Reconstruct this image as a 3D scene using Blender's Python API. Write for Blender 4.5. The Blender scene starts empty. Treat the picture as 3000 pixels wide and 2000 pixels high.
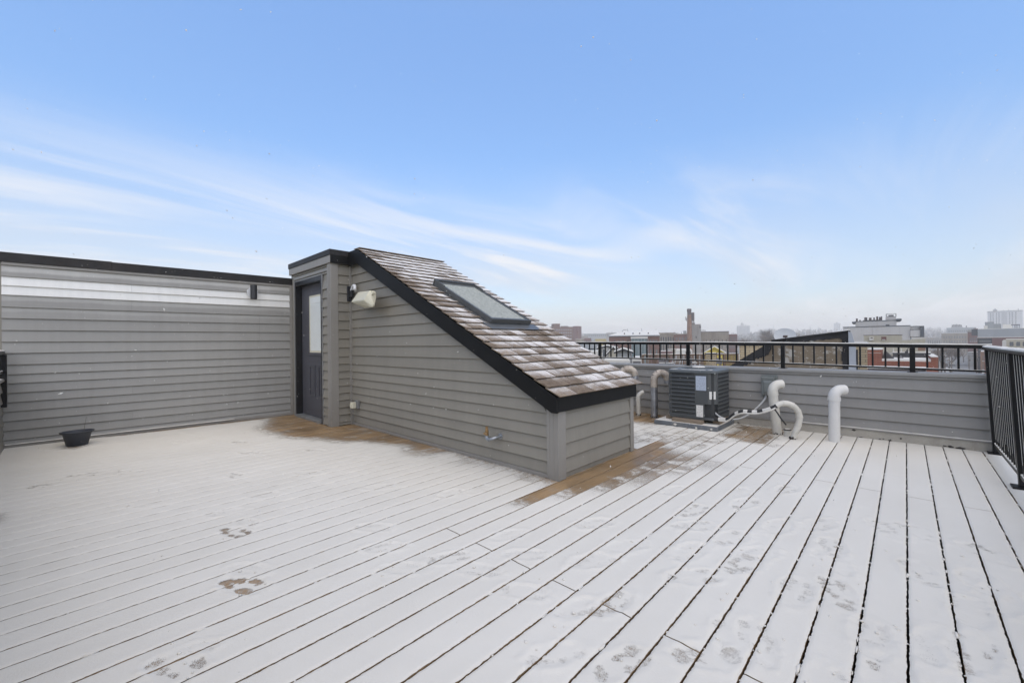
import bpy, bmesh, math, random
import numpy as np
from mathutils import Vector, Matrix

random.seed(7)
rng = np.random.default_rng(7)
sc = bpy.context.scene
COL = sc.collection

# ------------------------------------------------------------------ camera
H = 1.20
FPX = 1216.3                      # focal length in pixels of the 3000 px wide photograph
YAW, PITCH, ROLL = (math.radians(a) for a in (-43.47189, 0.12178, -0.60052))
cy, sy, cp, sp, cr, sr = math.cos(YAW), math.sin(YAW), math.cos(PITCH), math.sin(PITCH), math.cos(ROLL), math.sin(ROLL)
FWD = Vector((sy * cp, cy * cp, sp)); _r = Vector((cy, -sy, 0)); _u = _r.cross(FWD)
RIGHT = cr * _r + sr * _u
UP = -sr * _r + cr * _u
CAM = Vector((0, 0, H))
cam = bpy.data.cameras.new('camera'); cam.sensor_width = 36; cam.lens = FPX / 3000 * 36
cam.clip_start = 0.05; cam.clip_end = 9000
camo = bpy.data.objects.new('camera', cam); COL.objects.link(camo)
m = Matrix.Identity(4)
for i in range(3):
    m[i][0] = RIGHT[i]; m[i][1] = UP[i]; m[i][2] = -FWD[i]; m[i][3] = CAM[i]
camo.matrix_world = m
sc.camera = camo

def ray(u, v): return RIGHT * (u - 1500) - UP * (v - 1000) + FWD * FPX
def at(u, v, d): return CAM + ray(u, v) * (d / FPX)          # point at depth d along the view axis
def onx(u, v, x): r = ray(u, v); return CAM + r * (x / r.x)   # point on the plane x = const
def ony(u, v, y): r = ray(u, v); return CAM + r * (y / r.y)
def onz(u, v, z=0): r = ray(u, v); return CAM + r * ((z - H) / r.z)

# ------------------------------------------------------------------ world, sun, exposure
SUN_EL, SUN_AZ = math.radians(52), math.radians(126)       # azimuth from +Y towards +X
world = bpy.data.worlds.new('World'); sc.world = world; world.use_nodes = True
wn = world.node_tree.nodes; wl = world.node_tree.links; wn.clear()
def W(t, **k):
    n = wn.new(t)
    for a, b in k.items(): setattr(n, a, b)
    return n
def wmath(op, a, b=None, clamp=False):
    n = W('ShaderNodeMath', operation=op); n.use_clamp = clamp
    for i, q in enumerate((a, b)):
        if q is None: continue
        if isinstance(q, (int, float)): n.inputs[i].default_value = q
        else: wl.new(q, n.inputs[i])
    return n.outputs[0]
def wmap(x, a, b, c, d, smooth=True):
    n = W('ShaderNodeMapRange'); n.interpolation_type = 'SMOOTHSTEP' if smooth else 'LINEAR'
    wl.new(x, n.inputs[0])
    for i, q in zip((1, 2, 3, 4), (a, b, c, d)): n.inputs[i].default_value = q
    return n.outputs[0]
sky = W('ShaderNodeTexSky'); sky.sky_type = 'NISHITA'; sky.sun_disc = False
sky.sun_elevation = SUN_EL; sky.sun_rotation = SUN_AZ; sky.altitude = 50
sky.air_density = 1.0; sky.dust_density = 0.2; sky.ozone_density = 2.0
tc = W('ShaderNodeTexCoord'); sep = W('ShaderNodeSeparateXYZ'); wl.new(tc.outputs['Generated'], sep.inputs[0])
zz = wmath('MAXIMUM', sep.outputs[2], 0.0)
zd = wmath('ADD', zz, 0.10)
pu = wmath('DIVIDE', sep.outputs[0], zd); pv = wmath('DIVIDE', sep.outputs[1], zd)
def cloudnoise(su, sv, scale, detail, rough, dist, off):
    c = W('ShaderNodeCombineXYZ')
    wl.new(wmath('MULTIPLY', pu, su), c.inputs[0]); wl.new(wmath('MULTIPLY', pv, sv), c.inputs[1]); c.inputs[2].default_value = off
    n = W('ShaderNodeTexNoise'); n.inputs['Scale'].default_value = scale; n.inputs['Detail'].default_value = detail
    n.inputs['Roughness'].default_value = rough; n.inputs['Distortion'].default_value = dist
    wl.new(c.outputs[0], n.inputs['Vector']); return n.outputs['Fac']
OFF = (20.3, 7.7)
fine = cloudnoise(1.0, 0.26, 1.30, 9, 0.58, 1.1, OFF[0])
broad = cloudnoise(0.9, 0.30, 0.60, 4, 0.5, 0.6, OFF[1])
wisps = wmath('MULTIPLY', wmap(fine, 0.43, 0.67, 0, 1), wmap(broad, 0.36, 0.58, 0.12, 1))
veil = wmap(broad, 0.33, 0.66, 0.0, 1.0)
lowz = wmap(zz, 0.03, 0.42, 1.0, 0.0)                      # thin cloud thickens towards the horizon
wfade = wmap(zz, 0.15, 0.42, 1.0, 0.0)
haze_f = wmap(zz, 0.0, 0.19, 1.0, 0.0)
cl = wmath('MULTIPLY', lowz, wmath('ADD', wmath('MULTIPLY', veil, 0.34), 0.50), True)
cl = wmath('MAXIMUM', cl, wmath('MULTIPLY', haze_f, 0.97))
over = wmap(zz, 0.60, 1.0, 0.0, 0.80)                      # pale cloud added above the view to neutralise the blue skylight on the deck
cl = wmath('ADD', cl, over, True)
ci = wmath('MULTIPLY', wmath('MULTIPLY', wisps, wfade), wmap(zz, 0.0, 0.10, 0.25, 1.0))
WS = 0.12
gain = W('ShaderNodeMix', data_type='RGBA', blend_type='MULTIPLY'); gain.inputs[0].default_value = 1
flat = W('ShaderNodeVectorMath', operation='SCALE'); wl.new(sky.outputs[0], flat.inputs[0]); wl.new(wmap(zz, 0.0, 0.62, 0.40, 1.0, False), flat.inputs[3])
wl.new(flat.outputs[0], gain.inputs[6]); gain.inputs[7].default_value = (1.17, 1.28, 1.36, 1)
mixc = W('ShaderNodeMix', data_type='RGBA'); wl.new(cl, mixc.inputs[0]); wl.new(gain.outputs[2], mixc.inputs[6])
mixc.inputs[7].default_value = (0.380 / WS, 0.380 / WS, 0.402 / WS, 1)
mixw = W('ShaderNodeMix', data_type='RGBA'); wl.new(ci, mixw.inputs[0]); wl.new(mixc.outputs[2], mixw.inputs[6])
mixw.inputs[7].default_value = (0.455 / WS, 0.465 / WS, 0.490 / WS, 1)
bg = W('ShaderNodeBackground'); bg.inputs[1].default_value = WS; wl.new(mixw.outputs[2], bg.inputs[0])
wo = W('ShaderNodeOutputWorld'); wl.new(bg.outputs[0], wo.inputs[0])

sun = bpy.data.lights.new('sun', 'SUN'); sun.energy = 1.25; sun.angle = math.radians(110); sun.color = (1, 0.81, 0.55)
suno = bpy.data.objects.new('sun', sun); COL.objects.link(suno)
sd = Vector((math.sin(SUN_AZ) * math.cos(SUN_EL), math.cos(SUN_AZ) * math.cos(SUN_EL), math.sin(SUN_EL)))
suno.rotation_euler = sd.to_track_quat('Z', 'Y').to_euler(); suno.location = (0, 0, 40)

vs = sc.view_settings; vs.view_transform = 'Standard'; vs.look = 'None'; vs.exposure = 1.0; vs.gamma = 1.0; vs.use_curve_mapping = False
sc.render.engine = 'CYCLES'
cyc = sc.cycles; cyc.use_denoising = True; cyc.max_bounces = 6; cyc.diffuse_bounces = 3; cyc.glossy_bounces = 3
cyc.transmission_bounces = 4; cyc.transparent_max_bounces = 8; cyc.volume_bounces = 3; cyc.caustics_reflective = False; cyc.caustics_refractive = False
cyc.use_adaptive_sampling = True; cyc.adaptive_threshold = 0.01

# ------------------------------------------------------------------ materials
MATS = {}
class NT:
    def __init__(s, name):
        s.m = bpy.data.materials.new(name); s.m.use_nodes = True; s.n = s.m.node_tree.nodes; s.l = s.m.node_tree.links
        s.b = s.n['Principled BSDF']; s.out = s.n['Material Output']
    def node(s, t, **k):
        n = s.n.new(t)
        for a, b in k.items(): setattr(n, a, b)
        return n
    def put(s, sock, v):
        if hasattr(v, 'links'): s.l.new(v, sock)
        else: sock.default_value = v
    def math(s, op, a, b=0.0, clamp=False):
        n = s.node('ShaderNodeMath', operation=op); n.use_clamp = clamp; s.put(n.inputs[0], a); s.put(n.inputs[1], b); return n.outputs[0]
    def map(s, x, a, b, c, d):
        n = s.node('ShaderNodeMapRange'); s.put(n.inputs[0], x)
        for i, q in zip((1, 2, 3, 4), (a, b, c, d)): n.inputs[i].default_value = q
        return n.outputs[0]
    def coord(s, kind='Object'):
        if kind == 'World':
            return s.node('ShaderNodeNewGeometry').outputs['Position']
        return s.node('ShaderNodeTexCoord').outputs[kind]
    def scale(s, vec, sx, sy_, sz):
        n = s.node('ShaderNodeMapping'); n.inputs['Scale'].default_value = (sx, sy_, sz); s.l.new(vec, n.inputs[0]); return n.outputs[0]
    def noise(s, vec, scale, detail=4, rough=0.55, dist=0.0):
        n = s.node('ShaderNodeTexNoise'); n.inputs['Scale'].default_value = scale; n.inputs['Detail'].default_value = detail
        n.inputs['Roughness'].default_value = rough; n.inputs['Distortion'].default_value = dist; s.l.new(vec, n.inputs['Vector']); return n.outputs['Fac']
    def mix(s, f, a, b, blend='MIX'):
        n = s.node('ShaderNodeMix', data_type='RGBA', blend_type=blend); s.put(n.inputs[0], f)
        for i, q in ((6, a), (7, b)):
            if isinstance(q, tuple): n.inputs[i].default_value = (*q[:3], 1)
            else: s.l.new(q, n.inputs[i])
        return n.outputs[2]
    def bump(s, h, strength=0.3, dist=0.01):
        n = s.node('ShaderNodeBump'); n.inputs['Strength'].default_value = strength; n.inputs['Distance'].default_value = dist
        s.l.new(h, n.inputs['Height']); s.l.new(n.outputs[0], s.b.inputs['Normal'])
    def random(s): return s.node('ShaderNodeObjectInfo').outputs['Random']
    def val(s, col, v):                                     # multiply a colour by a scalar socket
        n = s.node('ShaderNodeVectorMath', operation='SCALE')
        if isinstance(col, tuple): n.inputs[0].default_value = col[:3]
        else: s.l.new(col, n.inputs[0])
        s.put(n.inputs[3], v); return n.outputs[0]
    def done(s, col=None, rough=None, metal=None, spec=None):
        if col is not None:
            if isinstance(col, tuple): s.b.inputs['Base Color'].default_value = (*col[:3], 1)
            else: s.l.new(col, s.b.inputs['Base Color'])
        if rough is not None: s.put(s.b.inputs['Roughness'], rough)
        if metal is not None: s.b.inputs['Metallic'].default_value = metal
        if spec is not None: s.b.inputs['Specular IOR Level'].default_value = spec
        MATS[s.m.name] = s.m; return s.m

def plain(name, col, rough=0.6, var=0.10, scale=6.0, bump=0.15, metal=0.0, objvar=0.0, spec=0.5, dist=0.004, grime=None, stretch=(1, 1, 1)):
    t = NT(name); w = t.coord('World'); ws = t.scale(w, *stretch)
    n1 = t.noise(ws, scale, 6, 0.6); n2 = t.noise(ws, scale * 7, 3)
    v = t.map(n1, 0.3, 0.7, 1 - var, 1 + var)
    v = t.math('MULTIPLY', v, t.map(n2, 0.3, 0.7, 1 - var * 0.5, 1 + var * 0.5))
    if objvar: v = t.math('MULTIPLY', v, t.map(t.random(), 0, 1, 1 - objvar, 1 + objvar))
    c = t.val(col, v)
    if grime:
        g = t.map(t.noise(t.scale(w, 1, 1, 0.25), scale * 0.6, 6, 0.65), 0.52, 0.72, 0, grime[1])
        c = t.mix(g, c, grime[0])
    if bump: t.bump(n2, bump, dist)
    return t.done(c, rough, metal, spec)

def siding_mat(name, col, objvar=0.03, pale_tops=None):
    t = NT(name); w = t.coord('World')
    grain = t.noise(t.scale(w, 3, 3, 60), 3.0, 4, 0.6)
    n1 = t.noise(t.scale(w, 1.0, 1.0, 0.7), 2.2, 5, 0.6)
    streak = t.noise(t.scale(w, 9, 9, 0.5), 1.6, 4, 0.6)
    v = t.math('MULTIPLY', t.map(n1, 0.3, 0.7, 0.955, 1.045), t.map(streak, 0.35, 0.7, 1.02, 0.955))
    v = t.math('MULTIPLY', v, t.map(t.random(), 0, 1, 1 - objvar, 1 + objvar))
    if pale_tops:                                              # paler tone over the upper part of the listed board rows
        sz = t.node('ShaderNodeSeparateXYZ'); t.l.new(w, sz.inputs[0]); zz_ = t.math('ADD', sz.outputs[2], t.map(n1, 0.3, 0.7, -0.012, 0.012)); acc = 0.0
        for (za, zb_, k) in pale_tops:
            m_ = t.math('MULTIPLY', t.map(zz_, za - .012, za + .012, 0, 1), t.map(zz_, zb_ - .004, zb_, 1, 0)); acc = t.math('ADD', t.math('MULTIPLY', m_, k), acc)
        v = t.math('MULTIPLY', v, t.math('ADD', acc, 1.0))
    t.bump(grain, 0.04, 0.001)
    return t.done(t.val(col, v), 0.50, 0.0, 0.45)

siding_mat('siding', (0.224, 0.207, 0.170), 0.04)
siding_mat('siding_left', (0.262, 0.254, 0.230), 0.04, pale_tops=((2.115, 2.19, .55), (1.765, 1.834, .35), (1.63, 1.69, .22)))
siding_mat('siding_cool', (0.252, 0.243, 0.224), 0.04)
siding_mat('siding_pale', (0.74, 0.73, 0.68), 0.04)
siding_mat('trim_grey', (0.245, 0.231, 0.205), 0.02)
plain('cap_metal', (0.27, 0.265, 0.25), 0.6, 0.06, 4, 0.04)
plain('fascia_black', (0.008, 0.008, 0.008), 0.5, 0.22, 5, 0.08, spec=0.2)
plain('fascia_weathered', (0.020, 0.0185, 0.0175), 0.55, 0.35, 4, 0.12, grime=((0.045, 0.034, 0.027), 0.5), spec=0.3)
plain('railing_black', (0.0055, 0.0055, 0.006), 0.38, 0.2, 8, 0.05, spec=0.3)
plain('pvc', (0.55, 0.53, 0.47), 0.38, 0.05, 5, 0.03, grime=((0.42, 0.38, 0.31), 0.45))
plain('pvc_clean', (0.60, 0.59, 0.56), 0.4, 0.04, 5, 0.03, grime=((0.46, 0.43, 0.37), 0.3))
plain('pvc_tape', (0.57, 0.55, 0.50), 0.5, 0.08, 12, 0.25)
plain('tar', (0.045, 0.038, 0.032), 0.7, 0.4, 30, 0.5)
plain('galvanised', (0.34, 0.35, 0.37), 0.42, 0.25, 9, 0.08, metal=0.75)
plain('duct_wrap', (0.42, 0.37, 0.31), 0.55, 0.30, 14, 0.35, metal=0.15, grime=((0.12, 0.085, 0.06), 0.7))
plain('ac_grey', (0.070, 0.075, 0.076), 0.42, 0.08, 6, 0.05)
plain('ac_dark', (0.024, 0.026, 0.027), 0.6, 0.15, 20, 0.1)
plain('ac_lid', (0.105, 0.117, 0.122), 0.45, 0.10, 8, 0.05)
plain('pad_grey', (0.115, 0.128, 0.142), 0.6, 0.14, 10, 0.15, grime=((0.30, 0.28, 0.25), 0.45))
plain('lumber', (0.21, 0.165, 0.12), 0.8, 0.25, 8, 0.35, stretch=(1, 6, 10))
plain('box_grey', (0.155, 0.168, 0.158), 0.5, 0.06, 6, 0.04)
plain('conduit', (0.36, 0.37, 0.37), 0.45, 0.1, 12, 0.05)
plain('rubber', (0.022, 0.021, 0.021), 0.65, 0.2, 20, 0.15)
plain('valve_red', (0.55, 0.03, 0.03), 0.4, 0.05, 10, 0.0)
plain('copper', (0.34, 0.15, 0.08), 0.35, 0.15, 10, 0.0, metal=0.9)
plain('brass', (0.30, 0.19, 0.085), 0.45, 0.25, 20, 0.1, metal=0.5)
plain('steel', (0.34, 0.36, 0.38), 0.4, 0.15, 14, 0.05, metal=0.7)
plain('cream_plastic', (0.60, 0.57, 0.44), 0.45, 0.04, 8, 0.03)
plain('lamp_black', (0.02, 0.021, 0.024), 0.45, 0.15, 10, 0.05)
plain('white_plastic', (0.66, 0.67, 0.67), 0.5, 0.04, 8, 0.03)
plain('outlet_grey', (0.19, 0.19, 0.185), 0.5, 0.05, 8, 0.03)
plain('door_grey', (0.066, 0.067, 0.078), 0.42, 0.06, 5, 0.04)
plain('frame_black', (0.012, 0.012, 0.013), 0.4, 0.2, 8, 0.05)
plain('frame_edge', (0.20, 0.20, 0.195), 0.4, 0.1, 8, 0.05)
plain('threshold', (0.26, 0.27, 0.27), 0.4, 0.15, 10, 0.08, metal=0.4)
plain('blind', (0.68, 0.70, 0.66), 0.6, 0.03, 8, 0.0)
plain('pot', (0.036, 0.040, 0.050), 0.55, 0.10, 10, 0.06)
plain('soil', (0.03, 0.024, 0.018), 0.9, 0.3, 30, 0.5)
plain('twig', (0.085, 0.065, 0.05), 0.8, 0.2, 20, 0.1)
plain('base_beige', (0.36, 0.335, 0.285), 0.7, 0.12, 6, 0.2, grime=((0.20, 0.17, 0.125), 0.5))
plain('skylight_metal', (0.075, 0.078, 0.076), 0.45, 0.12, 6, 0.05)
plain('flashing_grey', (0.13, 0.137, 0.142), 0.42, 0.12, 8, 0.08, metal=0.35)
plain('membrane', (0.03, 0.027, 0.024), 0.8, 0.3, 6, 0.3)
plain('stucco_dark', (0.022, 0.021, 0.021), 0.8, 0.45, 3, 0.4)
plain('lead_grey', (0.36, 0.38, 0.40), 0.55, 0.08, 3, 0.1)

def snow_mat(name='snow'):
    t = NT(name); w = t.coord('World')
    n1 = t.noise(w, 55, 5, 0.65); n2 = t.noise(w, 7, 3)
    c = t.mix(t.map(n2, 0.3, 0.7, 0, 1), (0.622, 0.600, 0.540), (0.664, 0.642, 0.582))
    t.bump(n1, 0.35, 0.006)
    return t.done(c, 0.55, 0.0, 0.3)
snow_mat()

def deck_snow():
    t = NT('deck_snow'); w = t.coord('World')
    a = t.node('ShaderNodeAttribute'); a.attribute_name = 'cover'
    grit = t.noise(w, 420, 1, 0.5); mid = t.noise(w, 60, 3, 0.6); low = t.noise(t.scale(w, 1, .6, 1), 2.3, 3, .5)
    thr = t.math('ADD', t.math('MULTIPLY', t.map(grit, 0.25, 0.75, 0, 1), 0.72), t.math('MULTIPLY', t.map(mid, 0.3, 0.7, 0, 1), 0.24))
    d = t.math('SUBTRACT', a.outputs['Fac'], thr)
    f = t.map(d, -0.22, 0.22, 0, 1)
    c = t.mix(t.map(low, 0.3, 0.7, 0, 1), (0.622, 0.600, 0.540), (0.664, 0.642, 0.582))
    n = t.noise(w, 120, 4, 0.7)
    t.bump(n, 0.30, 0.004)
    t.done(c, 0.6, 0.0, 0.25)
    tr = t.node('ShaderNodeBsdfTransparent'); mx = t.node('ShaderNodeMixShader')
    t.l.new(f, mx.inputs[0]); t.l.new(tr.outputs[0], mx.inputs[1]); t.l.new(t.b.outputs[0], mx.inputs[2]); t.l.new(mx.outputs[0], t.out.inputs[0])
deck_snow()

def board_mat():
    t = NT('deck_board'); w = t.coord('World')
    g = t.noise(t.scale(w, 22, 0.9, 22), 3.2, 5, 0.6); n = t.noise(w, 3, 4)
    fineg = t.noise(t.scale(w, 90, 3, 90), 3, 3)
    c = t.mix(t.map(g, 0.3, 0.7, 0, 1), (0.225, 0.145, 0.070), (0.34, 0.228, 0.120))
    damp = t.map(t.noise(t.scale(w, 3.2, 1.1, 1), 1.5, 5, 0.6), 0.44, 0.62, 0, 0.55)
    c = t.mix(damp, c, (0.125, 0.085, 0.048))
    v = t.math('MULTIPLY', t.map(t.random(), 0, 1, 0.86, 1.14), t.map(n, 0.3, 0.7, 0.9, 1.08))
    t.bump(fineg, 0.25, 0.002)
    t.done(t.val(c, v), t.map(n, 0.35, 0.65, 0.30, 0.55), 0, 0.5)
board_mat()

def shingle_mat():
    t = NT('shingle'); w = t.coord('World'); o = t.coord('Object'); r = t.random()
    sp_ = t.node('ShaderNodeSeparateXYZ'); t.l.new(o, sp_.inputs[0])
    up = sp_.outputs[0]                                   # local x runs down the slope, 0 at the upper edge, 0.15 at the butt
    grit = t.noise(w, 330, 1, 0.5); mid = t.noise(w, 22, 4, 0.6); big = t.noise(w, 1.7, 3, 0.5)
    c = t.mix(t.map(mid, 0.35, 0.65, 0, 1), (0.145, 0.106, 0.074), (0.250, 0.193, 0.138))
    c = t.val(c, t.map(r, 0, 1, 0.78, 1.18))
    wp = t.node('ShaderNodeSeparateXYZ'); t.l.new(w, wp.inputs[0])
    high = t.map(wp.outputs[2], 1.6, 2.3, 0.0, 0.34)      # more snow has stayed near the ridge
    rake = t.map(wp.outputs[1], 2.80, 3.30, -0.30, 0.0)   # little along the near edge
    cov = t.math('ADD', t.map(up, 0.02, 0.14, 0.80, 0.42), t.math('ADD', high, rake))
    cov = t.math('ADD', cov, t.map(r, 0, 1, -0.26, 0.26))
    cov = t.math('ADD', cov, t.map(big, 0.35, 0.65, -0.20, 0.14))
    thr = t.math('ADD', t.math('MULTIPLY', t.map(grit, 0.25, 0.75, 0, 1), 0.80), t.math('MULTIPLY', t.map(mid, 0.3, 0.7, 0, 1), 0.28))
    geo = t.node('ShaderNodeNewGeometry'); sn = t.node('ShaderNodeSeparateXYZ'); t.l.new(geo.outputs['True Normal'], sn.inputs[0])
    f = t.math('MULTIPLY', t.map(t.math('SUBTRACT', cov, thr), -0.17, 0.17, 0, 1), t.map(sn.outputs[2], 0.5, 0.7, 0, 1))
    f = t.math('MULTIPLY', f, 0.93)
    t.bump(grit, 0.5, 0.004)
    t.done(t.mix(f, c, (0.73, 0.715, 0.69)), 0.85, 0, 0.2)
shingle_mat()

def glass_mat(name, col=(0.05, 0.06, 0.065), rough=0.08):
    t = NT(name); t.done(col, rough, 0, 0.6); return t.m
glass_mat('window_dark', (0.035, 0.04, 0.045), 0.15)
glass_mat('window_mid', (0.11, 0.12, 0.125), 0.2)
glass_mat('window_teal', (0.10, 0.14, 0.145), 0.15)
def skylight_glass():
    t = NT('skylight_glass'); w = t.coord('World')
    n = t.noise(w, 42, 5, 0.65, 0.4); g = t.noise(w, 230, 2)
    f = t.map(t.math('ADD', t.math('MULTIPLY', n, 0.6), t.math('MULTIPLY', g, 0.4)), 0.40, 0.60, 0.2, 1.0)
    t.bump(g, 0.4, 0.003)
    t.done(t.mix(f, (0.13, 0.150, 0.125), (0.44, 0.45, 0.41)), 0.7, 0, 0.2)
skylight_glass()
def pane_mat():
    t = NT('pane_glass'); t.b.inputs['Transmission Weight'].default_value = 1; t.b.inputs['IOR'].default_value = 1.02
    t.done((0.93, 0.96, 0.94), 0.03, 0, 0.5)
pane_mat()
def brick_mat(name, c1, c2, mortar, scale=1.0, off=0.5):
    t = NT(name); w = t.coord('World'); s3 = t.node('ShaderNodeSeparateXYZ'); t.l.new(w, s3.inputs[0])
    cb = t.node('ShaderNodeCombineXYZ')
    hx = t.math('ADD', t.math('MULTIPLY', s3.outputs[0], RIGHT.x), t.math('MULTIPLY', s3.outputs[1], RIGHT.y))
    t.l.new(hx, cb.inputs[0]); t.l.new(s3.outputs[2], cb.inputs[1])
    b = t.node('ShaderNodeTexBrick'); b.inputs['Scale'].default_value = scale
    b.inputs['Brick Width'].default_value = 0.42; b.inputs['Row Height'].default_value = 0.14; b.inputs['Mortar Size'].default_value = 0.014
    b.inputs['Color1'].default_value = (*c1, 1); b.inputs['Color2'].default_value = (*c2, 1); b.inputs['Mortar'].default_value = (*mortar, 1)
    t.l.new(cb.outputs[0], b.inputs['Vector'])
    n = t.noise(w, 0.7, 5, 0.6)
    t.done(t.val(b.outputs['Color'], t.map(n, 0.3, 0.7, 0.8, 1.15)), 0.85, 0, 0.2)
brick_mat('brick_tan', (0.34, 0.27, 0.17), (0.38, 0.31, 0.20), (0.19, 0.16, 0.12))
brick_mat('brick_red', (0.25, 0.085, 0.052), (0.21, 0.07, 0.045), (0.24, 0.13, 0.09))
brick_mat('brick_brown', (0.15, 0.075, 0.055), (0.12, 0.06, 0.045), (0.14, 0.085, 0.07))
brick_mat('brick_chimney', (0.24, 0.135, 0.085), (0.19, 0.105, 0.07), (0.19, 0.125, 0.09))
def concrete(name, col, dark, sc_=0.35):
    t = NT(name); w = t.coord('World')
    n = t.noise(t.scale(w, 1, 1, 0.3), sc_, 7, 0.65); n2 = t.noise(t.scale(w, 1, 1, 0.12), 1.2, 4, 0.6)
    f = t.math('MULTIPLY', t.map(n, 0.4, 0.68, 0, 1), t.map(n2, 0.3, 0.65, 0.2, 1))
    t.done(t.mix(f, col, dark), 0.85, 0, 0.2)
concrete('concrete_tan', (0.25, 0.215, 0.17), (0.13, 0.105, 0.085))
concrete('concrete_grey', (0.30, 0.285, 0.26), (0.17, 0.15, 0.13))
concrete('render_pale', (0.46, 0.445, 0.42), (0.39, 0.375, 0.35))
concrete('render_cream', (0.42, 0.385, 0.30), (0.34, 0.31, 0.24))
concrete('cladding_grey', (0.31, 0.325, 0.33), (0.27, 0.285, 0.29))
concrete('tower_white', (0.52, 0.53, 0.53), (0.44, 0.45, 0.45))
concrete('dark_panel', (0.085, 0.095, 0.105), (0.06, 0.07, 0.075))
concrete('mauve_brick', (0.155, 0.082, 0.075), (0.12, 0.062, 0.058))
concrete('house_white', (0.56, 0.54, 0.49), (0.42, 0.40, 0.36))
concrete('shed_grey', (0.28, 0.28, 0.27), (0.20, 0.20, 0.19), 1.0)
concrete('tarp_yellow', (0.58, 0.46, 0.09), (0.46, 0.35, 0.07), 0.8)
concrete('ochre', (0.42, 0.33, 0.13), (0.33, 0.26, 0.11))
concrete('fence_wood', (0.165, 0.115, 0.080), (0.115, 0.080, 0.058), 1.5)
concrete('asphalt', (0.13, 0.13, 0.13), (0.22, 0.22, 0.22), 0.05)
concrete('dark_roof', (0.05, 0.05, 0.052), (0.085, 0.085, 0.09), 0.8)
concrete('ground_snow', (0.34, 0.335, 0.325), (0.20, 0.19, 0.175), 0.03)
plain('bark', (0.075, 0.062, 0.052), 0.9, 0.25, 2, 0.0)
plain('bark_pale', (0.15, 0.125, 0.11), 0.9, 0.25, 2, 0.0)
plain('leaf_brown', (0.16, 0.085, 0.06), 0.8, 0.3, 3, 0.0)
plain('wood_far', (0.105, 0.095, 0.085), 0.9, 0.3, 0.02, 0.0)
plain('car_dark', (0.04, 0.045, 0.05), 0.3, 0.1, 2, 0.0)
plain('car_silver', (0.33, 0.34, 0.36), 0.3, 0.1, 2, 0.0)
plain('car_red', (0.22, 0.04, 0.03), 0.3, 0.1, 2, 0.0)
plain('pole_wood', (0.12, 0.10, 0.085), 0.9, 0.2, 3, 0.0)
plain('gear_grey', (0.11, 0.105, 0.105), 0.6, 0.25, 1.5, 0.0)
plain('gear_brown', (0.075, 0.058, 0.055), 0.6, 0.25, 1.5, 0.0)
plain('dish', (0.38, 0.40, 0.41), 0.45, 0.05, 6, 0.0)
def label_mat(name, base, ink, rows, seed):
    t = NT(name); o = t.coord('Generated'); s3 = t.node('ShaderNodeSeparateXYZ'); t.l.new(o, s3.inputs[0])
    line = t.math('FRACT', t.math('MULTIPLY', s3.outputs[2], float(rows)))
    on = t.math('MULTIPLY', t.map(line, 0.42, 0.50, 0, 1), t.map(line, 0.78, 0.86, 1, 0))
    words = t.map(t.noise(t.scale(o, 26, 26, rows), 1.0, 0, 0.5), 0.46, 0.52, 0, 1)
    margin = t.math('MULTIPLY', t.map(s3.outputs[0], 0.06, 0.09, 0, 1), t.map(s3.outputs[0], 0.88, 0.92, 1, 0))
    f = t.math('MULTIPLY', t.math('MULTIPLY', on, words), t.math('MULTIPLY', margin, 0.7))
    t.done(t.mix(f, base, ink), 0.45, 0, 0.4)
label_mat('label_blue', (0.42, 0.47, 0.55), (0.12, 0.13, 0.16), 12, 1)
label_mat('label_white', (0.68, 0.67, 0.63), (0.14, 0.13, 0.12), 9, 2)
def stucco_wall():
    t = NT('stucco_tan'); w = t.coord('World')
    n = t.noise(w, 2.4, 7, 0.68, 0.3); p = t.noise(t.scale(w, 1, 1, 1.4), 3.1, 8, 0.72, 0.2)
    c = t.mix(t.map(n, 0.35, 0.65, 0, 1), (0.165, 0.130, 0.090), (0.235, 0.190, 0.135))
    c = t.mix(t.map(p, 0.55, 0.60, 0, 0.8), c, (0.44, 0.42, 0.37))
    t.bump(p, 0.5, 0.02); t.done(c, 0.9, 0, 0.15)
stucco_wall()

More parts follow.
